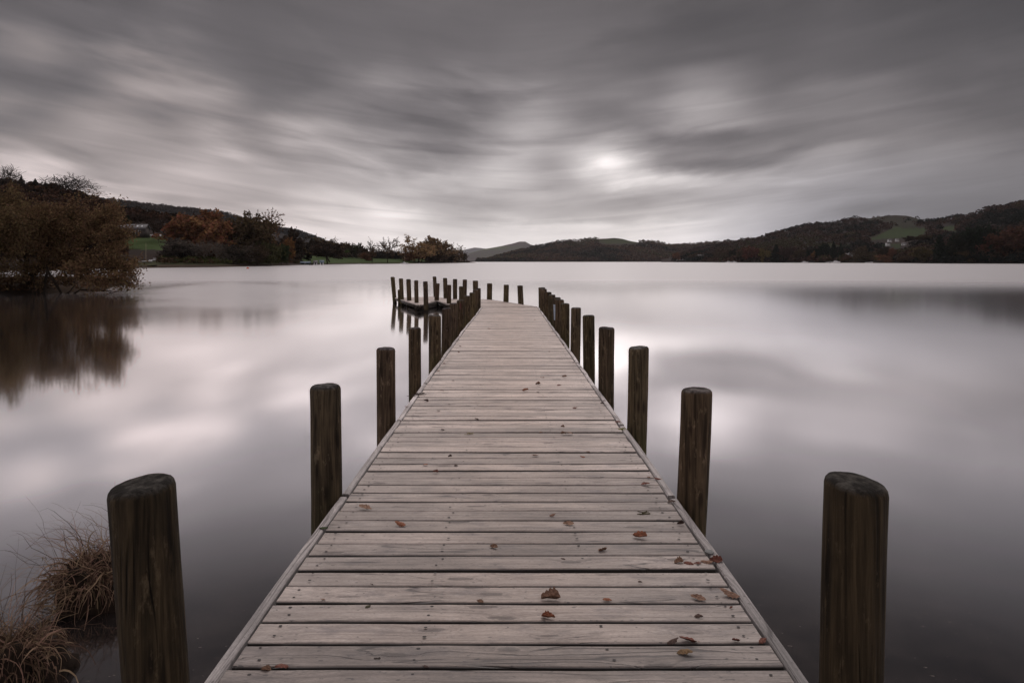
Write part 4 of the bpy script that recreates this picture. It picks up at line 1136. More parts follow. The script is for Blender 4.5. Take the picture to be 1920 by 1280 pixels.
# --- far-off woods that read as one mass
def woods(name, land, n, tr, pxr, dens, size, colour, seed, per=34, flat=.8, forbid=()):
    """thousands of small crowns over a hillside, as one mass"""
    rg = np.random.default_rng(seed); V = []; Cc = []
    N = 0; cen = []; sz = []; col = []
    tries = 0
    while N < n and tries < n * 6:
        tries += 1
        px = rg.uniform(*pxr); t = rg.uniform(*tr)
        p = land.at(px, t); py = HY - (p.z - CAMH) * F / p.y
        if any(inside(px, py + 1.0, q) or inside(px, py - .75 * size * F / p.y, q) for q in forbid): continue
        if dens(px, py, p, t) < rg.uniform(): continue
        s = size * rg.uniform(.65, 1.35); cl = colour(px, py, p, t, rg)
        m = per
        u = rg.normal(size=(m, 3)); u /= np.linalg.norm(u, axis=1)[:, None]
        u[:, 2] = np.abs(u[:, 2]) * 1.0 - .25
        rad = s * rg.uniform(.35, .55, m)[:, None]
        cen.append(np.array(p) + np.array([0, 0, s * .35]) + u * rad * np.array([1, 1, 1.15])); sz.append(np.full(m, s * .26)); col.append(np.repeat([cl], m, 0) * rg.uniform(.86, 1.14, m)[:, None]); N += 1
    cen = np.concatenate(cen); sz = np.concatenate(sz); col = np.concatenate(col)
    v, f, t = quads(cen, sz, rg, elong=1.2)
    ca = np.concatenate([col, np.ones((len(col), 1))], 1)
    me = mesh_np(name, v, f, False, {'leafcol': ('FLOAT_COLOR', 'FACE', ca)})
    return tag(obj(name, me, M_WOODS), kind='stuff')
def woods_material():
    m, nt, out = material('distant_foliage')
    c = nt.attr('leafcol', 'Color')
    nt.L.new(nt.n('ShaderNodeBsdfDiffuse', {'Color': c}).outputs[0], out.inputs[0])
    return m
M_WOODS = woods_material()
def wcol(*opts):
    def fn(px, py, p, t, rg):
        n = fbm(p.x * .0045, p.y * .0045, 2.0, 3)
        k = min(len(opts) - 1, max(0, int((.5 + 1.5 * n + rg.normal() * .16) * len(opts))))
        return np.array(opts[k]) * rg.uniform(.8, 1.2)
    return fn
full_d = lambda *a: 1.0
woods('hillside_woodland', left, 2600, (2.0, 4.25), (-260, 640), lambda px, py, p, t: 1 if px < 218 or t > 3.3 else 0.0 if (t < 3.05 and px < 350) else .3 if t < 3.0 else .7, 6.0,
      wcol((.022, .019, .015), (.040, .027, .019), (.055, .031, .021), (.062, .035, .022)), 3, 44, forbid=[F_HOUSE, F_SHORE, [(218, 412), (335, 420), (335, 470), (215, 470)]])
woods('shore_undergrowth', left, 620, (1.02, 1.8), (300, 880), lambda px, py, p, t: 0 if (560 < px < 790) else 1, 2.0,
      wcol((.036, .034, .018), (.052, .038, .023), (.064, .042, .026), (.05, .055, .022)), 5, 26, forbid=[F_SHORE])
woods('field_edge_hedge', left, 300, (2.9, 3.7), (590, 860), full_d, 5.0, wcol((.034, .029, .022), (.050, .038, .026), (.042, .040, .022)), 6, 34)
woods('fellside_plantation', left_fell, 2200, (1.5, 2.06), (180, 640), full_d, 7.0, wcol((.026, .026, .025), (.036, .031, .028), (.046, .035, .030)), 7, 26)
woods('lakehead_woodland', centre, 7000, (.7, 3.03), (895, 1540), lambda px, py, p, t: .9, 12.0,
      wcol((.026, .028, .022), (.050, .040, .030), (.074, .049, .038), (.096, .060, .044), (.110, .068, .046), (.075, .064, .036)), 8, 24, forbid=[[(1112, 452), (1150, 443), (1190, 449), (1200, 458), (1140, 459)]])
woods('right_hill_woodland', right, 7000, (.95, 4.03), (1262, 2060), lambda px, py, p, t: .08 if inside(px, py, F_R5) else 1, 8.5,
      wcol((.014, .017, .014), (.022, .021, .017), (.042, .029, .024), (.056, .034, .027), (.068, .041, .030), (.052, .044, .024)), 9, 30, forbid=FIELDS_R + [[(1655, 447), (1705, 447), (1705, 468), (1655, 468)], [(1625, 448), (1660, 436), (1740, 434), (1735, 446), (1725, 450), (1640, 456)]])

# ------------------------------------------------------------------ thin evening air
bmh = bmesh.new(); bmesh.ops.create_cube(bmh, size=1.0)
me = bpy.data.meshes.new('haze'); bmh.to_mesh(me); bmh.free()
hz = bpy.data.materials.new('thin_air'); hz.use_nodes = True; ht = NT(hz.node_tree); hz.node_tree.nodes.clear()
ho = ht.n('ShaderNodeOutputMaterial'); hv = ht.n('ShaderNodeVolumePrincipled', {'Color': (.93, .95, 1.0, 1), 'Density': 2.7e-5, 'Anisotropy': 0.2})
ht.L.new(hv.outputs[0], ho.inputs['Volume'])
o = obj('haze', me, hz); o.scale = (16000, 10200, 1300); o.location = (0, 4700, 648.0)
tag(o, kind='stuff')

# ------------------------------------------------------------------ the near willow and its neighbour
def limb_tree(name, label, limbs, d0, seed, leaves, lsize, col, nsub=6, sub=(.7, 1.7), spread=.16, upb=.25, extra_twigs=2):
    """limbs are drawn as (px, py, depth offset) paths with radii; twigs and leaves grow from them"""
    rg = np.random.default_rng(seed)
    base = P(limbs[0][0][0][0], limbs[0][0][0][1], d0)
    root = thing(name, label, 'tree', base)
    g = Geo(); tips = []
    B = np.array(base)
    for path, r0, r1, lf in limbs:
        pts = np.array([np.array(P(x, y, d0 + dy)) - B for x, y, dy in path])
        # refine with a smooth curve
        n = len(pts); tt = np.linspace(0, n - 1, (n - 1) * 4 + 1)
        q = np.stack([np.interp(tt, range(n), pts[:, k]) for k in range(3)], 1)
        for _ in range(2): q[1:-1] = (q[:-2] + 2 * q[1:-1] + q[2:]) / 4
        q[1:] += rg.normal(size=(len(q) - 1, 3)) * .03
        g.tube(q, np.linspace(r0, r1, len(q)), 8)
        if not lf: continue
        L = len(q)
        for s in range(int(nsub * n * lf)):
            i = rg.integers(int(L * .25), L); o = q[i]
            dr = rg.normal(size=3); dr[2] = dr[2] * .7 + upb; dr[1] *= 1.2; dr /= np.linalg.norm(dr)
            ln = rg.uniform(*sub)
            m = 5; pp = [o]
            for _ in range(m):
                dr = dr + rg.normal(size=3) * .22 + np.array([0, 0, -.05]); dr /= np.linalg.norm(dr); pp.append(pp[-1] + dr * ln / m)
            pp = np.array(pp); g.tube(pp, np.linspace(.022, .007, m + 1), 4)
            tips.append(pp[1:])
            for _ in range(extra_twigs):
                j = rg.integers(1, m); d2 = rg.normal(size=3); d2[2] += .1; d2 /= np.linalg.norm(d2)
                l2 = ln * rg.uniform(.3, .6)
                p2 = np.array([pp[j] + d2 * l2 * k / 3 + np.array([0, 0, -.04 * k * k * l2 / 3]) for k in range(4)])
                g.tube(p2, np.linspace(.010, .004, 4), 3); tips.append(p2[1:])
    obj('trunk', g.mesh('trunk', True), M_BARK, root)
    T = np.concatenate(tips)
    idx = rg.integers(0, len(T), leaves)
    cen = T[idx] + rg.normal(size=(leaves, 3)) * spread
    cl = rg.uniform(0, 1, len(T))
    v, f, t = quads(cen, lsize, rg, np.clip(.5 * cl[idx] + .5 * rg.uniform(0, 1, leaves), 0, 1), elong=1.9)
    keep = None
    c = obj('crown', mesh_np('crown', v, f, False, {'tint': ('FLOAT', 'FACE', t)}), M_LEAF, root); c.color = (*col, 1)
    return root
WCOL = (.125, .073, .034)
limb_tree('willow_tree', 'spreading brown willow leaning out over the water at the left', [
    ([(42, 549, 0), (48, 530, 0), (60, 514, .1), (78, 501, .2), (110, 491, .2), (146, 472, 0), (186, 456, -.3), (222, 446, -.6)], .24, .05, 1.4),
    ([(48, 530, 0), (50, 490, .5), (44, 450, .8), (52, 422, 1.0), (64, 404, 1.2), (78, 396, 1.2)], .15, .03, 1.2),
    ([(62, 512, .1), (92, 470, .6), (112, 440, .8), (128, 416, .9), (138, 398, .9)], .12, .025, 1.6),
    ([(110, 491, .2), (150, 492, -.4), (190, 494, -.8), (226, 500, -1.0), (243, 510, -1.0)], .09, .02, 1.5),
    ([(146, 472, 0), (172, 434, .4), (192, 415, .6), (206, 404, .6)], .08, .02, 1.6),
    ([(92, 470, .6), (70, 430, -.8), (90, 412, -1.2), (100, 402, -1.2)], .08, .02, 1.5),
    ([(122, 486, 0), (160, 452, 1.2), (196, 438, 1.8), (230, 452, 2.0)], .07, .02, 1.6),
    ([(100, 493, .2), (125, 505, -1.0), (165, 516, -1.6), (205, 522, -1.8), (236, 530, -1.8)], .06, .015, 1.1),
    ([(50, 500, .5), (20, 470, 1.2), (2, 440, 1.4), (-10, 420, 1.4)], .08, .02, 1.2),
], 40.0, 5, 42000, .080, WCOL)
limb_tree('willow_tree', 'yellow brown tree rising at the very left edge, left of the leaning willow', [
    ([(-12, 549, 0), (-8, 500, 0), (-16, 450, 0), (-12, 415, 0), (-4, 392, 0)], .2, .04, 1.5),
    ([(-8, 500, 0), (10, 460, -.8), (20, 425, -1), (26, 402, -1)], .10, .02, 1.6),
    ([(-16, 450, 0), (-50, 420, .6), (-60, 380, .6)], .1, .02, 1.3),
    ([(-8, 510, 0), (-50, 480, .3), (-90, 440, .3)], .1, .02, 1.2),
    ([(-12, 415, 0), (6, 396, .6), (14, 384, .6)], .06, .02, 1.4),
], 38.0, 7, 24000, .080, (.115, .074, .034))
# drowned stems along the water's edge
def stems(label, paths, seed):
    rg = np.random.default_rng(seed)
    g = Geo(); b = P(*paths[0][0][0][:2], 39.5)
    for path, r0 in paths:
        pts = np.array([np.array(P(x, y, 39.5 + rg.uniform(-.4, .4))) - np.array(b) for x, y in path])
        n = len(pts); tt = np.linspace(0, n - 1, (n - 1) * 3 + 1)
        q = np.stack([np.interp(tt, range(n), pts[:, k]) for k in range(3)], 1)
        g.tube(q, np.linspace(r0, r0 * .5, len(q)), 6)
    o = obj('drowned_branch', g.mesh('drowned_branch', True), M_BARK); o.location = b
    return tag(o, label, 'branch', 'drowned branches under the willow')
stems('forked dark stump standing in the water under the willow', [([(80, 555), (84, 532), (89, 508), (87, 496)], .10), ([(90, 510), (102, 528), (114, 548), (120, 556)], .09)], 1)
stems('thin dark stem beside the forked stump under the willow', [([(62, 556), (66, 536), (60, 515)], .06), ([(70, 556), (68, 542), (74, 526)], .05)], 2)
stems('low twiggy branch reaching into the water right of the willow', [([(130, 556), (150, 543), (180, 545), (210, 546)], .05), ([(150, 543), (158, 528), (170, 515)], .035), ([(180, 545), (186, 530), (196, 520)], .03)], 3)
stems('thin hooked twig dipping into the water at the tip of the willow', [([(205, 549), (220, 546.5), (238, 546), (241, 530), (238, 520)], .022)], 4)
stems('leaning dark branch at the foot of the willow trunk', [([(20, 556), (30, 545), (45, 538)], .07)], 5)
stems('bent dark stem rising from the water right of the forked stump', [([(100, 557), (128, 549), (140, 535), (137, 522)], .05)], 6)
# low scrub on the near bank
rgb = np.random.default_rng(12)
cen = []
for _ in range(420):
    x = rgb.uniform(-46, -27.2); y = rgb.uniform(38.5, 50)
    if x > -29 and y > 44: continue
    s = rgb.uniform(.35, .8)
    u = rgb.normal(size=(60, 3)); u /= np.linalg.norm(u, axis=1)[:, None]; u[:, 2] = np.abs(u[:, 2])
    cen.append(np.array([x, y, .2]) + u * s * rgb.uniform(.4, 1, 60)[:, None] * np.array([1, 1, 1.1]))
cen = np.concatenate(cen)
v, f, t = quads(cen, .10, rgb)
col = np.repeat([[.050, .030, .018, 1]], len(f), 0) * rgb.uniform(.4, 1.4, len(f))[:, None]; col[:, 3] = 1
tag(obj('bank_undergrowth', mesh_np('bank_undergrowth', v, f, False, {'leafcol': ('FLOAT_COLOR', 'FACE', col)}), M_WOODS), kind='stuff')

# ------------------------------------------------------------------ tussocks by the jetty
M_STRAW = leaf_material('dry_grass', .75)
def tussock(label, px, py, d, rx, h, nbl, seed, blen, lean=(0, 0), tallf=.08):
    rg = np.random.default_rng(seed)
    b = P(px, py, d); b.z = 0
    root = thing('grass_tussock', label, 'grass tussock', b, 0, 'dry grass tussocks in the shallows')
    v = []; nu, nv = 36, 16
    for j in range(nv + 1):
        a = (j / nv) * math.pi / 2
        for i in range(nu):
            th = 2 * math.pi * i / nu; q = (math.cos(th), math.sin(th))
            k = 1 + .42 * mnoise.noise((q[0] * 1.3 + seed, q[1] * 1.3, j * .10)) + .20 * mnoise.noise((q[0] * 4, q[1] * 4 + seed, j * .35)) + .08 * mnoise.noise((q[0] * 11, q[1] * 11, j * .9))
            rr = rx * k * (math.cos(a) ** .75)
            hh = h * (1 + .5 * mnoise.noise((q[0] * rr * 9 + seed, q[1] * rr * 9, 4.0)))
            v.append((rr * q[0], rr * q[1], -.1 + (hh + .1) * math.sin(a)))
    f = [[j * nu + i, j * nu + (i + 1) % nu, (j + 1) * nu + (i + 1) % nu, (j + 1) * nu + i] for j in range(nv) for i in range(nu)]
    obj('peat_mound', mesh_np('peat_mound', v, np.array(f), True), M_PEAT, root)
    g = Geo(); tint = []
    tufts = [(rg.uniform(0, 6.28), math.sqrt(rg.uniform(0, 1)) * .85, rg.normal(size=3) * .5, rg.uniform(.6, 1.25)) for _ in range(26)]
    for k in range(nbl):
        T = tufts[rg.integers(0, len(tufts))]
        th = T[0] + rg.normal() * .28; q = min(.97, abs(T[1] + rg.normal() * .12))
        o = np.array([rx * q * math.cos(th), rx * q * math.sin(th), h * math.sqrt(max(0, 1 - q ** 2)) * .9])
        kind = rg.uniform()
        tall = kind < tallf
        L = blen * T[3] * (rg.uniform(.9, 1.6) if tall else rg.uniform(.25, .85))
        out = np.array([math.cos(th), math.sin(th), 0]) * (.35 + q) + T[2] * 1.1 + rg.normal(size=3) * .5
        if tall: dr = np.array([lean[0], lean[1], 1.35]) + rg.normal(size=3) * np.array([.45, .35, .1])
        else: dr = out * .9 + np.array([0, 0, .45])
        dr /= np.linalg.norm(dr)
        n = 9; pts = [o]; grav = rg.uniform(.10, .22) if tall else rg.uniform(.30, .60)
        kink = rg.integers(3, 8) if rg.uniform() < .3 else 99
        for s in range(n):
            dr = dr + np.array([lean[0] * .10 if tall else 0, 0, -grav * (.15 + 1.3 * (s / n) ** 1.5)]) + rg.normal(size=3) * (.17 if s != kink else .8); dr /= np.linalg.norm(dr)
            pts.append(pts[-1] + dr * L / n)
        pts = np.array(pts); pts[:, 2] = np.maximum(pts[:, 2], .003)
        w = (rg.uniform(.0013, .0022) if tall else rg.uniform(.0018, .0056)) * np.linspace(1, .25, n + 1)
        sdv = np.cross(np.gradient(pts, axis=0), rg.normal(size=3)); sdv /= np.linalg.norm(sdv, axis=1)[:, None] + 1e-9
        vv = np.concatenate([pts - sdv * w[:, None], pts + sdv * w[:, None]])
        m = n + 1
        g.add(vv, [[i, i + 1, m + i + 1, m + i] for i in range(n)])
        tint += [rg.uniform() ** 1.4] * n
    me = g.mesh('grass_blades', False, {'tint': ('FLOAT', 'FACE', tint)})
    c = obj('grass_blades', me, M_STRAW, root); c.color = (.180, .110, .070, 1)
    return root
tussock('dry grass tussock on a dark mound, half hidden behind the nearest left post', 184, 1114, 3.76, .235, .20, 1000, 3, .36, (-.75, .1), .11)
tussock('dry grass tussock on a dark mound in the bottom left corner', 22, 1290, 2.96, .21, .20, 950, 8, .31, (.1, .1), .12)

# ------------------------------------------------------------------ fallen leaves
def oak_leaf(seed, lobes=4, curl=.5, bend=.6):
    """unit-length lobed leaf with a stalk, curled as it dried"""
    rg = random.Random(seed); n = 30; v = []; f = []
    cols = 5
    for i in range(n + 1):
        t = i / n
        env = math.sin(math.pi * min(1, t * .93 + .05)) ** .75 * (.20 + .14 * t)
        lob = 1 - .20 * (0.5 + 0.5 * math.cos(2 * math.pi * lobes * t + .5)) * (1 if .1 < t < .97 else .3)
        for j in range(cols):
            s = (j / (cols - 1)) * 2 - 1
            w = env * lob * (1 + .05 * rg.uniform(-1, 1))
            y = s * w
            z = curl * (abs(s) ** 1.6) * w * (1.1 if s > 0 else .7) + bend * (t - .45) ** 2 * .55 + .022 * math.sin(9 * t + 3 * s + seed) + .07 * mnoise.noise((t * 3.1, s * 1.3, seed * 3.7))
            v.append((t - .5, y, z))
    for i in range(n):
        for j in range(cols - 1):
            a = i * cols + j; f.append((a, a + cols, a + cols + 1, a + 1))
    b = len(v); zz = bend * .45 ** 2 * .55
    v += [(-.5, -.012, zz), (-.5, .012, zz), (-.64, .008, zz + .07), (-.64, -.008, zz + .07)]
    f.append((b, b + 1, b + 2, b + 3))
    me = bpy.data.meshes.new('fallen_leaf'); 
    zmax = max(q[2] for q in v[:-4])
    if seed % 2 == 0: v = [(x, y, .8 * (zmax - z)) for x, y, z in v[:-4]] + [(x, y, .8 * (zmax - zz)) for x, y, z in v[-4:]]
    zmin = min(q[2] for q in v[:-4]); v = [(x, y, max(z - zmin, 0)) for x, y, z in v]
    me.from_pydata(v, [], f); me.polygons.foreach_set('use_smooth', np.ones(len(f), bool)); me.update()
    return me
def dead_leaf_material():
    m, nt, out = material('dead_leaf')
    oi = nt.n('ShaderNodeObjectInfo'); p = nt.n('ShaderNodeTexCoord').outputs['Object']
    x, y, z = nt.xyz(p)
    n = nt.noise(nt.v('ADD', p, nt.vec(nt.m('MULTIPLY', oi.outputs['Random'], 30.0), 0.0, 0.0)), 6.0, 4.0, 0.6)
    vein = nt.mapr(nt.m('ABSOLUTE', y), 0.016, 0.006)
    c = nt.v('SCALE', oi.outputs['Color'], scale=nt.mapr(n, 0.3, 0.7, 0.55, 1.35))
    c = nt.mix(nt.m('MULTIPLY', vein, 0.5), c, (.20, .12, .07))
    principled(nt, out, c, 0.65, 0.25, bump=n, bstr=0.4, bdist=0.05)
    return m
M_DEAD = dead_leaf_material()
LEAVES = [oak_leaf(s, l, c, b) for s, l, c, b in ((1, 4, .5, .7), (2, 5, .9, .5), (3, 4, 1.3, .9), (4, 3, .35, 1.1), (5, 5, 1.6, .4), (6, 4, .8, 1.5))]
TAN = (.25, .155, .105); ORG = (.270, .110, .062); RED = (.165, .065, .047); BRN = (.205, .120, .082); DRK = (.075, .047, .038); GLD = (.19, .120, .060); STRAW = (.22, .17, .08)
FALL = 'fallen leaves on the jetty'
lrg = random.Random(77); leaf_i = 0
def leaf(px, py, size, col, label, roll=None, mesh=None, yaw=None):
    global leaf_i
    p = on_deck(px, py); L = size * p.y / F * 1.04
    me = LEAVES[mesh if mesh is not None else leaf_i % len(LEAVES)]; leaf_i += 1
    o = obj('fallen_leaf', me, M_DEAD)
    o.location = p + Vector((0, 0, .004))
    r = roll if roll is not None else lrg.uniform(-.25, .35)
    yw = yaw if yaw is not None else lrg.choice([0, math.pi]) + lrg.uniform(-.6, .6)
    o.rotation_euler = (r, lrg.uniform(-.2, .2), yw)
    if math.cos(yw) < 0: o.rotation_euler.x = -r
    L *= .92; o.scale = (L, L, L)
    mt = o.rotation_euler.to_matrix()
    o.location.z = p.z + .003 - min((mt @ (Vector(vv.co) * L)).z for vv in me.vertices)
    o.color = (*col, 1)
    return tag(o, label, 'leaf', FALL)
big = [
 (685, 954, 29, TAN, 'long tan lobed leaf on the left boards just past the second left post'),
 (751, 986, 23, ORG, 'upright orange leaf left of the middle, level with the green leaf by the edge'),
 (926, 1027, 17, TAN, 'small tan leaf alone in the middle of the boards'),
 (798, 873, 12, ORG, 'small orange leaf, left one of two close together left of the middle'),
 (817, 886, 11, RED, 'small red leaf just below a small orange one left of the middle'),
 (855, 874, 10, DRK, 'tiny dark leaf right of the two small reddish ones'),
 (697, 1097, 9, DRK, 'tiny reddish leaf in the gap above the dark stained board'),
 (605, 1126, 10, BRN, 'small curled brown leaf in a gap near the left edge'),
 (900, 1130, 15, TAN, 'pale leaf lying in a board gap left of the big brown leaf'),
 (528, 1253, 26, RED, 'spiky red brown leaf in the lowest gap at the left'),
 (499, 1258, 19, TAN, 'flat tan leaf left of the spiky one in the lowest gap'),
 (798, 1251, 12, DRK, 'small upright dark leaf in the lowest gap, middle of the jetty'),
 (1066, 983, 22, TAN, 'crumpled pale tan leaf right of the middle'),
 (1036, 968, 13, BRN, 'small brown leaf just above the crumpled pale tan one'),
 (1200, 1008, 28, ORG, 'bright orange leaf with a raised tip near the right edge'),
 (1259, 943, 17, DRK, 'dark leaf wedged at the foot of the second right post'),
 (1276, 983, 14, DRK, 'pointed dark leaf standing beside the right edge board'),
 (1210, 910, 18, RED, 'reddish leaf above the twiggy one near the right edge'),
 (1217, 896, 9, BRN, 'tiny brown leaf just above the reddish one by the right edge'),
 (1233, 899, 14, RED, 'dark red leaf against the right edge board, above the second right post'),
 (1131, 1033, 20, BRN, 'curled brown leaf sitting on a gap right of the middle'),
 (1056, 1049, 10, DRK, 'tiny dark leaf scrap left of the leaf pile'),
 (1273, 1056, 20, TAN, 'tan leaf at the left end of the leaf pile by the right edge'),
 (1291, 1058, 20, RED, 'red brown leaf, second from the left in the leaf pile'),
 (1308, 1058, 15, RED, 'small red leaf in the middle of the leaf pile'),
 (1326, 1056, 24, BRN, 'curled brown leaf, second from the right in the leaf pile'),
 (1341, 1053, 28, RED, 'upright dark red leaf at the right end of the leaf pile'),
 (1200, 1092, 9, DRK, 'tiny dark leaf in the gap below the leaf pile'),
 (1033, 1124, 38, BRN, 'large flat brown leaf in the middle gap'),
 (1138, 1126, 18, ORG, 'small orange brown leaf right of the large flat brown one'),
 (1309, 1123, 30, BRN, 'brown leaf with curled tips on the gap left of the big curled leaf'),
 (1368, 1117, 38, BRN, 'big curled brown leaf leaning on the right edge board'),
 (1371, 1141, 8, RED, 'tiny curled leaf just below the big curled one'),
 (1310, 1158, 17, DRK, 'dark leaf with an upright point near the right'),
 (1028, 1159, 28, ORG, 'rounded orange leaf below the large flat brown one'),
 (1284, 1227, 31, GLD, 'golden tan leaf with a dark stalk on the lower right boards'),
 (1292, 1204, 38, RED, 'long red brown leaf lying along the lower right gap'),
 (1262, 1206, 26, DRK, 'dark curled leaf at the left end of the long red brown one'),
 (1380, 1203, 16, RED, 'small red leaf in the gap between two larger red ones'),
 (1430, 1204, 21, RED, 'dark red leaf in the gap against the right edge board'),
 (1056, 814, 13, TAN, 'tan leaf, left one of a touching pair in mid jetty'),
 (1068, 814, 14, TAN, 'tan leaf, right one of a touching pair in mid jetty'),
 (1003, 855, 14, BRN, 'brown leaf just right of the jetty middle, below the tan pair'),
 (1092, 858, 11, ORG, 'orange leaf below and right of the tan pair'),
 (985, 733, 13, ORG, 'orange leaf alone in the middle, level with the fourth left post foot'),
 (1158, 792, 12, RED, 'red leaf beside the yellow straw at the third right post'),
]
UP = {1: .5, 10: .2, 16: .8, 26: .5, 33: .5, 31: .2, 14: .15, 34: .4, 28: .05}
for i, q in enumerate(big): leaf(*q, roll=UP.get(i))
small = [(1056, 647), (1030, 660), (1075, 680), (1088, 689), (1058, 707), (1017, 708), (1009, 721), (1048, 723), (1009, 736), (1078, 766), (1129, 757), (1133, 752), (1055, 801), (1014, 811), (1103, 848),
         (917, 617), (863, 650), (856, 641), (860, 661), (833, 682), (850, 714), (822, 696), (807, 696), (829, 733), (799, 753), (842, 759), (822, 771), (761, 764), (830, 807), (894, 787), (844, 857), (1003, 600), (1036, 622)]
for i, (px, py) in enumerate(small):
    leaf(px, py, lrg.uniform(6, 10) if py > 690 else lrg.uniform(4.5, 7), lrg.choice([DRK, DRK, RED, BRN, DRK]), 'tiny dark leaf scrap on the far boards of the jetty')
# odd bits: a green leaf, twigs, straw, a pebble
def oval_leaf(name, px, py, size, col, label, cat, yaw=0.2):
    p = on_deck(px, py); L = size * p.y / F
    v = []; f = []
    n, c = 10, 5
    for i in range(n + 1):
        t = i / n; w = .33 * math.sin(math.pi * (t * .96 + .02)) ** .8
        for j in range(c):
            s = j / (c - 1) * 2 - 1; v.append((t - .5, s * w, .10 * s * s + .14 * (t - .5) ** 2))
    for i in range(n):
        for j in range(c - 1):
            a = i * c + j; f.append((a, a + c, a + c + 1, a + 1))
    me = bpy.data.meshes.new(name); me.from_pydata(v, [], f); me.update()
    o = obj(name, me, M_DEAD); o.location = p + Vector((0, 0, .004)); o.scale = (L, L, L); o.rotation_euler = (0, 0, yaw); o.color = (*col, 1)
    return tag(o, label, cat)
oval_leaf('fallen_leaf', 607, 992, 16, (.040, .058, .018), 'small oval green leaf beside the left edge board', 'leaf')
oval_leaf('fallen_leaf', 690, 1139, 12, (.060, .055, .028), 'small round olive leaf on a lower left board', 'leaf', .8)
def sprig(label, px, py, size, col, seed, name='twig', cat='twig', nst=5, spread=.25):
    rg = np.random.default_rng(seed); p = on_deck(px, py); L = size * p.y / F; g = Geo()
    for k in range(nst):
        a = rg.uniform(-.5, .5) + (math.pi if rg.uniform() < .3 else 0); o = rg.normal(size=3) * L * spread; o[2] = 0
        dr = np.array([math.cos(a), math.sin(a), rg.uniform(.0, .35)]); ln = L * rg.uniform(.4, .9)
        pts = np.array([o + dr * ln * q + np.array([0, 0, .003 - .12 * ln * q * q]) + rg.normal(size=3) * ln * .03 for q in np.linspace(-.5, .5, 6)]); pts[:, 2] = np.maximum(pts[:, 2], .003)
        g.tube(pts, np.full(6, .0026 if name == 'twig' else .0018) * rg.uniform(.7, 1.4), 5)
    o = obj(name, g.mesh(name, True), simple(name + '_' + str(seed), col, .9, .2, .3, 30.0)); o.location = p
    return tag(o, label, cat)
sprig('greenish twig with small leaves near the second right post', 1204, 961, 26, (.075, .068, .038), 1)
sprig('small heap of twig debris at the foot of the third left post', 787, 740, 24, (.055, .040, .032), 2, nst=12, spread=.35)
sprig('yellow green straw wisp at the foot of the third right post', 1166, 805, 20, (.20, .19, .06), 3, 'straw', 'straw', 8)
sprig('pale yellow straw wisp on the left half of the deck', 879, 813, 12, (.24, .20, .09), 4, 'straw', 'straw', 5)
sprig('small twig lying on a lower board left of the middle', 708, 1236, 18, (.05, .04, .035), 5, nst=2, spread=.05)
bmq = bmesh.new(); bmesh.ops.create_icosphere(bmq, subdivisions=3, radius=.5)
for vv in bmq.verts:
    vv.co *= 1 + .18 * mnoise.noise(vv.co * 2.2); vv.co.z *= .38
me = bpy.data.meshes.new('pebble'); bmq.to_mesh(me); bmq.free()
me.polygons.foreach_set('use_smooth', np.ones(len(me.polygons), bool))
o = obj('pebble', me, simple('grey_pebble', (.16, .165, .16), .7, .3, .2, 8.0)); o.location = on_deck(1330, 1038) + Vector((0, 0, .010)); o.scale = [17 * o.location.y / F] * 3
tag(o, 'flat grey pebble above the leaf pile beside the right edge', 'pebble')

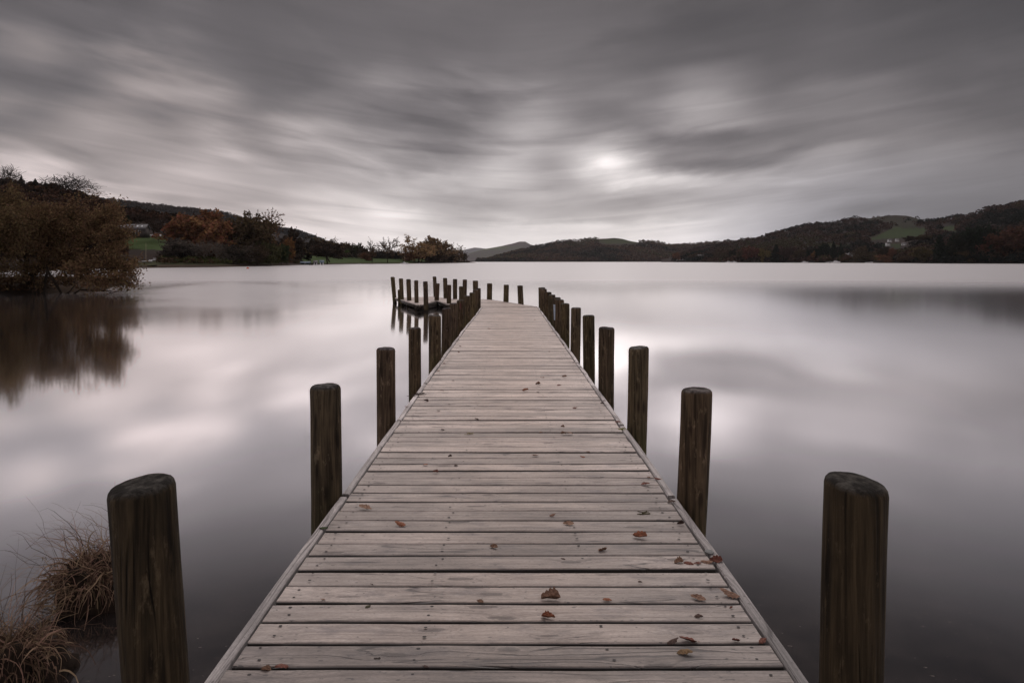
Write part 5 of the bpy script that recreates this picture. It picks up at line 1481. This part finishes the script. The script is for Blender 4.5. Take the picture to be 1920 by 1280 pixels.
# ------------------------------------------------------------------ houses, boats and shore things
def house(name, label, cat, px, base, d, w, dep, h, roof, wallm, roofm, rz=0.0, windows=(), gables=(), chimneys=(), skylights=(), land=None):
    """gabled block; local x runs along the front, front faces -y"""
    b = P(px, base, d)
    if land is not None: b.z = ground(land, px, d) + .05
    r = thing(name, label, cat, b, rz)
    g = Geo(); g.box((0, 0, h / 2 - .5), (w, dep, h + 1.0))
    for s in (-1, 1):   # gable triangles
        g.add([[s * w / 2, -dep / 2, h], [s * w / 2, dep / 2, h], [s * w / 2, 0, h + roof]], [[0, 1, 2]])
    for (gx, gw, gh) in gables:
        g.box((gx, -dep / 2 - .6, h / 2), (gw, 1.2, h)); g.add([[gx - gw / 2, -dep / 2 - 1.2, h], [gx + gw / 2, -dep / 2 - 1.2, h], [gx, -dep / 2 - 1.2, h + gh]], [[0, 1, 2]])
    obj('wall', g.mesh('wall'), wallm, r)
    g = Geo(); e = .35; t = .18
    for s in (-1, 1):
        a = np.array([[-w / 2 - e, s * (dep / 2 + e), h - e * roof / (dep / 2)], [w / 2 + e, s * (dep / 2 + e), h - e * roof / (dep / 2)], [w / 2 + e, 0, h + roof], [-w / 2 - e, 0, h + roof]])
        up = a + np.array([0, 0, t]); vv = np.concatenate([a + np.array([0, 0, .02]), up])
        g.add(vv, [[0, 1, 2, 3], [4, 5, 6, 7], [0, 1, 5, 4], [1, 2, 6, 5], [2, 3, 7, 6], [3, 0, 4, 7]])
    for (gx, gw, gh) in gables:
        y0 = -dep / 2 - 1.5
        for s in (-1, 1):
            a = np.array([[gx + s * (gw / 2 + e), y0, h - e * gh / (gw / 2)], [gx + s * (gw / 2 + e), 0, h - e * gh / (gw / 2)], [gx, 0, h + gh], [gx, y0, h + gh]])
            vv = np.concatenate([a + np.array([0, 0, .03]), a + np.array([0, 0, .03 + t])])
            g.add(vv, [[0, 1, 2, 3], [4, 5, 6, 7], [0, 1, 5, 4], [1, 2, 6, 5], [2, 3, 7, 6], [3, 0, 4, 7]])
    ro = obj('roof', g.mesh('roof'), roofm, r)
    for cx in chimneys:
        g = Geo(); g.box((cx, 0, h + roof + .35), (1.0, .9, 1.7)); obj('chimney', g.mesh('chimney'), wallm, ro)
    for (sx, sw) in skylights:
        g = Geo(); k = .45; yy = -dep / 2 * (1 - k); zz = h + roof * k + .22; an = math.atan2(roof, dep / 2)
        vv = np.array([[-sw / 2, -.5, 0], [sw / 2, -.5, 0], [sw / 2, .5, 0], [-sw / 2, .5, 0]])
        vv = np.concatenate([vv, vv + np.array([0, 0, .08])])
        rot = np.array([[1, 0, 0], [0, math.cos(an), -math.sin(an)], [0, math.sin(an), math.cos(an)]])
        vv = vv @ rot.T + np.array([sx, yy, zz])
        g.add(vv, [[0, 1, 2, 3], [4, 5, 6, 7], [0, 1, 5, 4], [1, 2, 6, 5], [2, 3, 7, 6], [3, 0, 4, 7]])
        obj('skylight', g.mesh('skylight'), M_SKYLIGHT, ro)
    for (wx, wz, ww, wh, yo) in windows:
        g = Geo(); g.box((wx, -dep / 2 - .03 - yo, wz), (ww + .2, .1, wh + .2)); fr = obj('window', g.mesh('window'), M_WHITE, r)
        g = Geo(); g.box((wx, -dep / 2 - .09 - yo, wz), (ww, .06, wh)); obj('pane', g.mesh('pane'), M_GLASS, fr)
    return r
# long stone house on the left slope
house('stone_house', 'long low stone house with pale skylights above the left field', 'house', 251, 441.5, 300, 11.2, 5.5, 2.9, 1.9, M_GREYSTONE, M_SLATE, .12,
      windows=[(-3.6, 1.5, .8, 1.0, 0), (-1.6, 1.5, .8, 1.0, 0), (3.4, 1.5, .8, 1.0, 0), (1.2, 1.0, 1.0, 1.9, 0)], skylights=[(-4.6, .55), (-3.3, .45), (-.1, .5), (2.1, .55), (3.9, .55)])
g = Geo(); b = P(291, 443, 306); g.box((0, 0, .3), (5.2, .35, 1.0)); o = obj('garden_wall', g.mesh('garden_wall'), M_WHITE); o.location = b
tag(o, 'low white garden wall right of the long stone house', 'wall')
# grey gabled house on the right shore
house('gabled_house', 'grey stone house with steep gables among black conifers on the right shore', 'house', 1599, 491.5, 850, 17, 9, 6.2, 4.6, M_GREYSTONE, M_SLATE, -.1,
      windows=[(-5.6, 2.2, 1.0, 1.6, 1.2), (-5.6, 5.2, 1.0, 1.5, 1.2), (0, 2.2, 1.0, 1.5, 0), (4.6, 2.2, 1.2, 1.6, 1.2), (4.6, 5.0, 1.0, 1.4, 1.2)], gables=[(-5.6, 5.0, 5.4), (4.6, 4.4, 3.6)], chimneys=[-1.5, 7.2])
for px, bs, w_, h_, rz, lb in ((1664.5, 461, 7.0, 4.2, .2, 'white cottage on the hillside, lower left one of four'), (1694.5, 461, 7.0, 3.6, -.3, 'white cottage on the hillside, right one of four'),
                           (1668, 453.5, 6.0, 3.0, .1, 'small white cottage directly above the lower left one'), (1682, 452, 5.0, 2.6, 0, 'smallest white cottage, uppermost in the middle of four')):
    house('white_cottage', lb, 'house', px, bs, 1010, w_ * .8, 4.0, h_ * .8, 1.7, M_WHITE, M_SLATE, rz, windows=[(-w_ * .25, 1.6, .8, 1.0, 0), (w_ * .25, 1.6, .8, 1.0, 0)])
for px, w_, h_, lb, rm in ((591.5, 3.4, 2.0, 'small white boat hut at the foot of the dark round tree', M_SLATE), (603.5, 3.8, 2.2, 'white boat hut just left of the green shore field', M_BLUECOVER)):
    house('boat_hut', lb, 'hut', px, 494.6, 352, w_ * .46, 1.9, h_ * .62, .9, M_WHITE, rm, .25, land=left, windows=[(0, .55, .7, 1.0, 0)])
house('boat_shed', 'low dark green shed left of the two white huts', 'shed', 573, 494.4, 356, 4.6, 2.4, .9, .6, simple('dark_green_boards', (.02, .028, .022)), M_BLUECOVER, .1, land=left, windows=[(0, .7, .8, .7, 0)])
house('boat_house', 'white lakeside shed above the far right boats, left one', 'shed', 1518, 491.8, 905, 7, 5, 2.6, 1.4, M_WHITE, M_SLATE, 0, windows=[(-1.5, 1.2, 1, 1, 0)])
house('boat_house', 'white lakeside shed above the far right boats, right one', 'shed', 1528, 491.9, 903, 6, 5, 2.0, 1.2, M_WHITE, M_SLATE, 0, windows=[(1.2, 1.2, 1, 1, 0)])
house('boat_house', 'small white hut under the yellow tree on the right shore', 'hut', 1470, 488, 960, 5, 4, 2.2, 1.0, M_WHITE, M_SLATE, 0, windows=[(1.0, 1.2, 1, 1, 0)])
house('lake_pavilion', 'low grey pavilion at the landing stage across the lake', 'pavilion', 1281, 490.3, 1440, 27, 8, 3.0, 1.6, M_GREYSTONE, M_SLATE, 0, windows=[(-9, 1.6, 3, 1.2, 0), (-3, 1.6, 3, 1.2, 0), (3, 1.6, 3, 1.2, 0), (9, 1.6, 3, 1.2, 0)])
house('stone_house', 'grey house behind the landing stage across the lake', 'house', 1312, 486, 1500, 15, 9, 6, 4, M_GREYSTONE, M_SLATE, .1, windows=[(-3, 3, 1.4, 1.6, 0), (3, 3, 1.4, 1.6, 0)], chimneys=[5])

def boat(label, px, py, d, L, rz, cabin=None, mast=None, group=None, hullm=None, cover=False, z=None, cat='boat'):
    b = P(px, py, d)
    if z is not None: b.z = z
    r = thing('moored_boat', label, cat, b, rz, group)
    n = 14; sec = []
    for i in range(n + 1):
        t = i / n; x = (t - .5) * L
        beam = L * .17 * (math.sin(math.pi * min(1, .18 + .82 * (1 - t))) ** .6 if t < .999 else .02) + .01
        sheer = L * (.075 + .06 * t * t); keel = -L * .03 * (1 - t ** 3)
        sec.append([(x, -beam, sheer), (x, -beam * .86, sheer * .35), (x, 0, keel), (x, beam * .86, sheer * .35), (x, beam, sheer)])
    v = [q for s in sec for q in s]; f = []
    for i in range(n):
        for j in range(4): f.append([i * 5 + j, (i + 1) * 5 + j, (i + 1) * 5 + j + 1, i * 5 + j + 1])
    f4 = f + [[i * 5, i * 5 + 4, (i + 1) * 5 + 4, (i + 1) * 5] for i in range(n)]
    me = mesh_np('hull', v, [np.array(f4), np.array([[0, 1, 2, 3, 4]])]); obj('hull', me, hullm or M_BOATWHITE, r)
    if cabin:
        g = Geo(); g.box((-.02 * L, 0, L * .16), (L * .34, L * .20, L * .14), 0, .8); g.box((L * .14, 0, L * .125), (L * .2, L * .17, L * .07), 0, .7)
        c = obj('cabin', g.mesh('cabin'), M_BOATWHITE, r)
        g = Geo(); g.box((-.02 * L, 0, L * .175), (L * .335, L * .205, L * .045)); obj('window_band', g.mesh('window_band'), M_GLASS, c)
    if cover:
        g = Geo(); g.box((-.05 * L, 0, L * .12), (L * .7, L * .26, L * .10), 0, .45); obj('tarpaulin', g.mesh('tarpaulin'), M_BLUECOVER, r)
    if mast:
        g = Geo(); g.tube([[.06 * L, 0, L * .05], [.06 * L, 0, mast]], [.07, .045], 6); m = obj('mast', g.mesh('mast'), M_MAST, r)
        g = Geo(); g.tube([[.05 * L, 0, L * .28], [-.38 * L, 0, L * .26]], [.06, .05], 6); obj('boom', g.mesh('boom'), M_BLUECOVER, m)
    return r
LB = 'boats pulled up on the left shore'
boat('white sailing dinghy with a thin pale mast on the left shore grass', 272, 492.6, 214, 4.4, .05, mast=6.0, group=LB, z=ground(left, 272, 214) + .12)
boat('white cabin boat on the grass right of the sailing dinghy', 290, 491.0, 226, 3.3, .5, cabin=True, group=LB, z=ground(left, 290, 226) + .12)
boat('boat under a blue grey cover beside the white cabin boat', 303, 492.6, 224, 3.2, -.2, cover=True, group=LB, z=ground(left, 303, 224) + .1)
boat('dark rowing boat at the waterline below the white cabin boat', 285, 500.5, 198, 2.8, .1, group=LB, hullm=M_BEAM, z=ground(left, 285, 198) + .08)
boat('white sailing yacht with a tall mast moored off the headland', 758, 494.6, 500, 5.6, .1, cabin=True, mast=12.0, z=0)
boat('small dark boat moored at the far end of the field shore', 673, 495.4, 440, 2.6, .0, z=0)
boat('small dark boat at the shore below the white huts', 583, 497, 335, 2.0, .0, z=0, hullm=M_BEAM)
FB = 'small boats moored far across the lake'
for px, L, c, lb in ((1184, 7, 0, 'far moored boat, leftmost speck in the row across the lake'), (1197, 6, 0, 'far moored boat, second speck from the left across the lake'), (1211, 8, 1, 'far cabin boat, third speck from the left across the lake'), (1230, 6, 0, 'far moored boat left of the far landing stage')):
    boat(lb, px, 490.9, 1900, L, .2, cabin=bool(c), group=FB, z=0)
boat('white sailing boat near the far landing stage', 1344, 491.8, 1300, 9, .4, cabin=True, mast=13, group=FB, z=0)
boat('white launch off the point left of the right shore', 1366, 492.3, 1050, 10, .1, cabin=True, group=FB, z=0)
boat('white launch at the very tip of the right shore point', 1376, 492.5, 1000, 9, .4, cabin=True, group=FB, z=0)
RB = 'white boats moored along the right shore'
boat('white motor boat moored left of the gabled house', 1556, 492.8, 860, 11, .1, cabin=True, group=RB, z=0)
boat('white cabin cruiser moored nearest the gabled house', 1567, 492.9, 830, 12, .2, cabin=True, mast=7, group=RB, z=0)
boat('small white boat moored off the wide dull bush', 1629, 493.1, 760, 9, .0, cabin=False, group=RB, z=0)
boat('white boat at the water below the white sheds', 1508, 492.7, 880, 9, .0, cabin=True, group=RB, z=0)
def buoy(label, px, d, r, mat):
    bmq = bmesh.new(); bmesh.ops.create_uvsphere(bmq, u_segments=16, v_segments=10, radius=r)
    for vv in bmq.verts: vv.co.z *= .85
    bmesh.ops.create_cone(bmq, segments=8, radius1=r * .18, radius2=r * .12, depth=r * .5, cap_ends=True, matrix=Matrix.Translation((0, 0, r * .98)))
    me = bpy.data.meshes.new('mooring_buoy'); bmq.to_mesh(me); bmq.free()
    o = obj('mooring_buoy', me, mat); o.location = ((px - VX) * d / F, d, r * .25)
    return tag(o, label, 'buoy')
buoy('orange mooring buoy floating off the left shore trees', 464.5, 172, .32, M_ORANGE)
buoy('white mooring buoy right of the moored yacht', 786, 470, .5, M_WHITE)
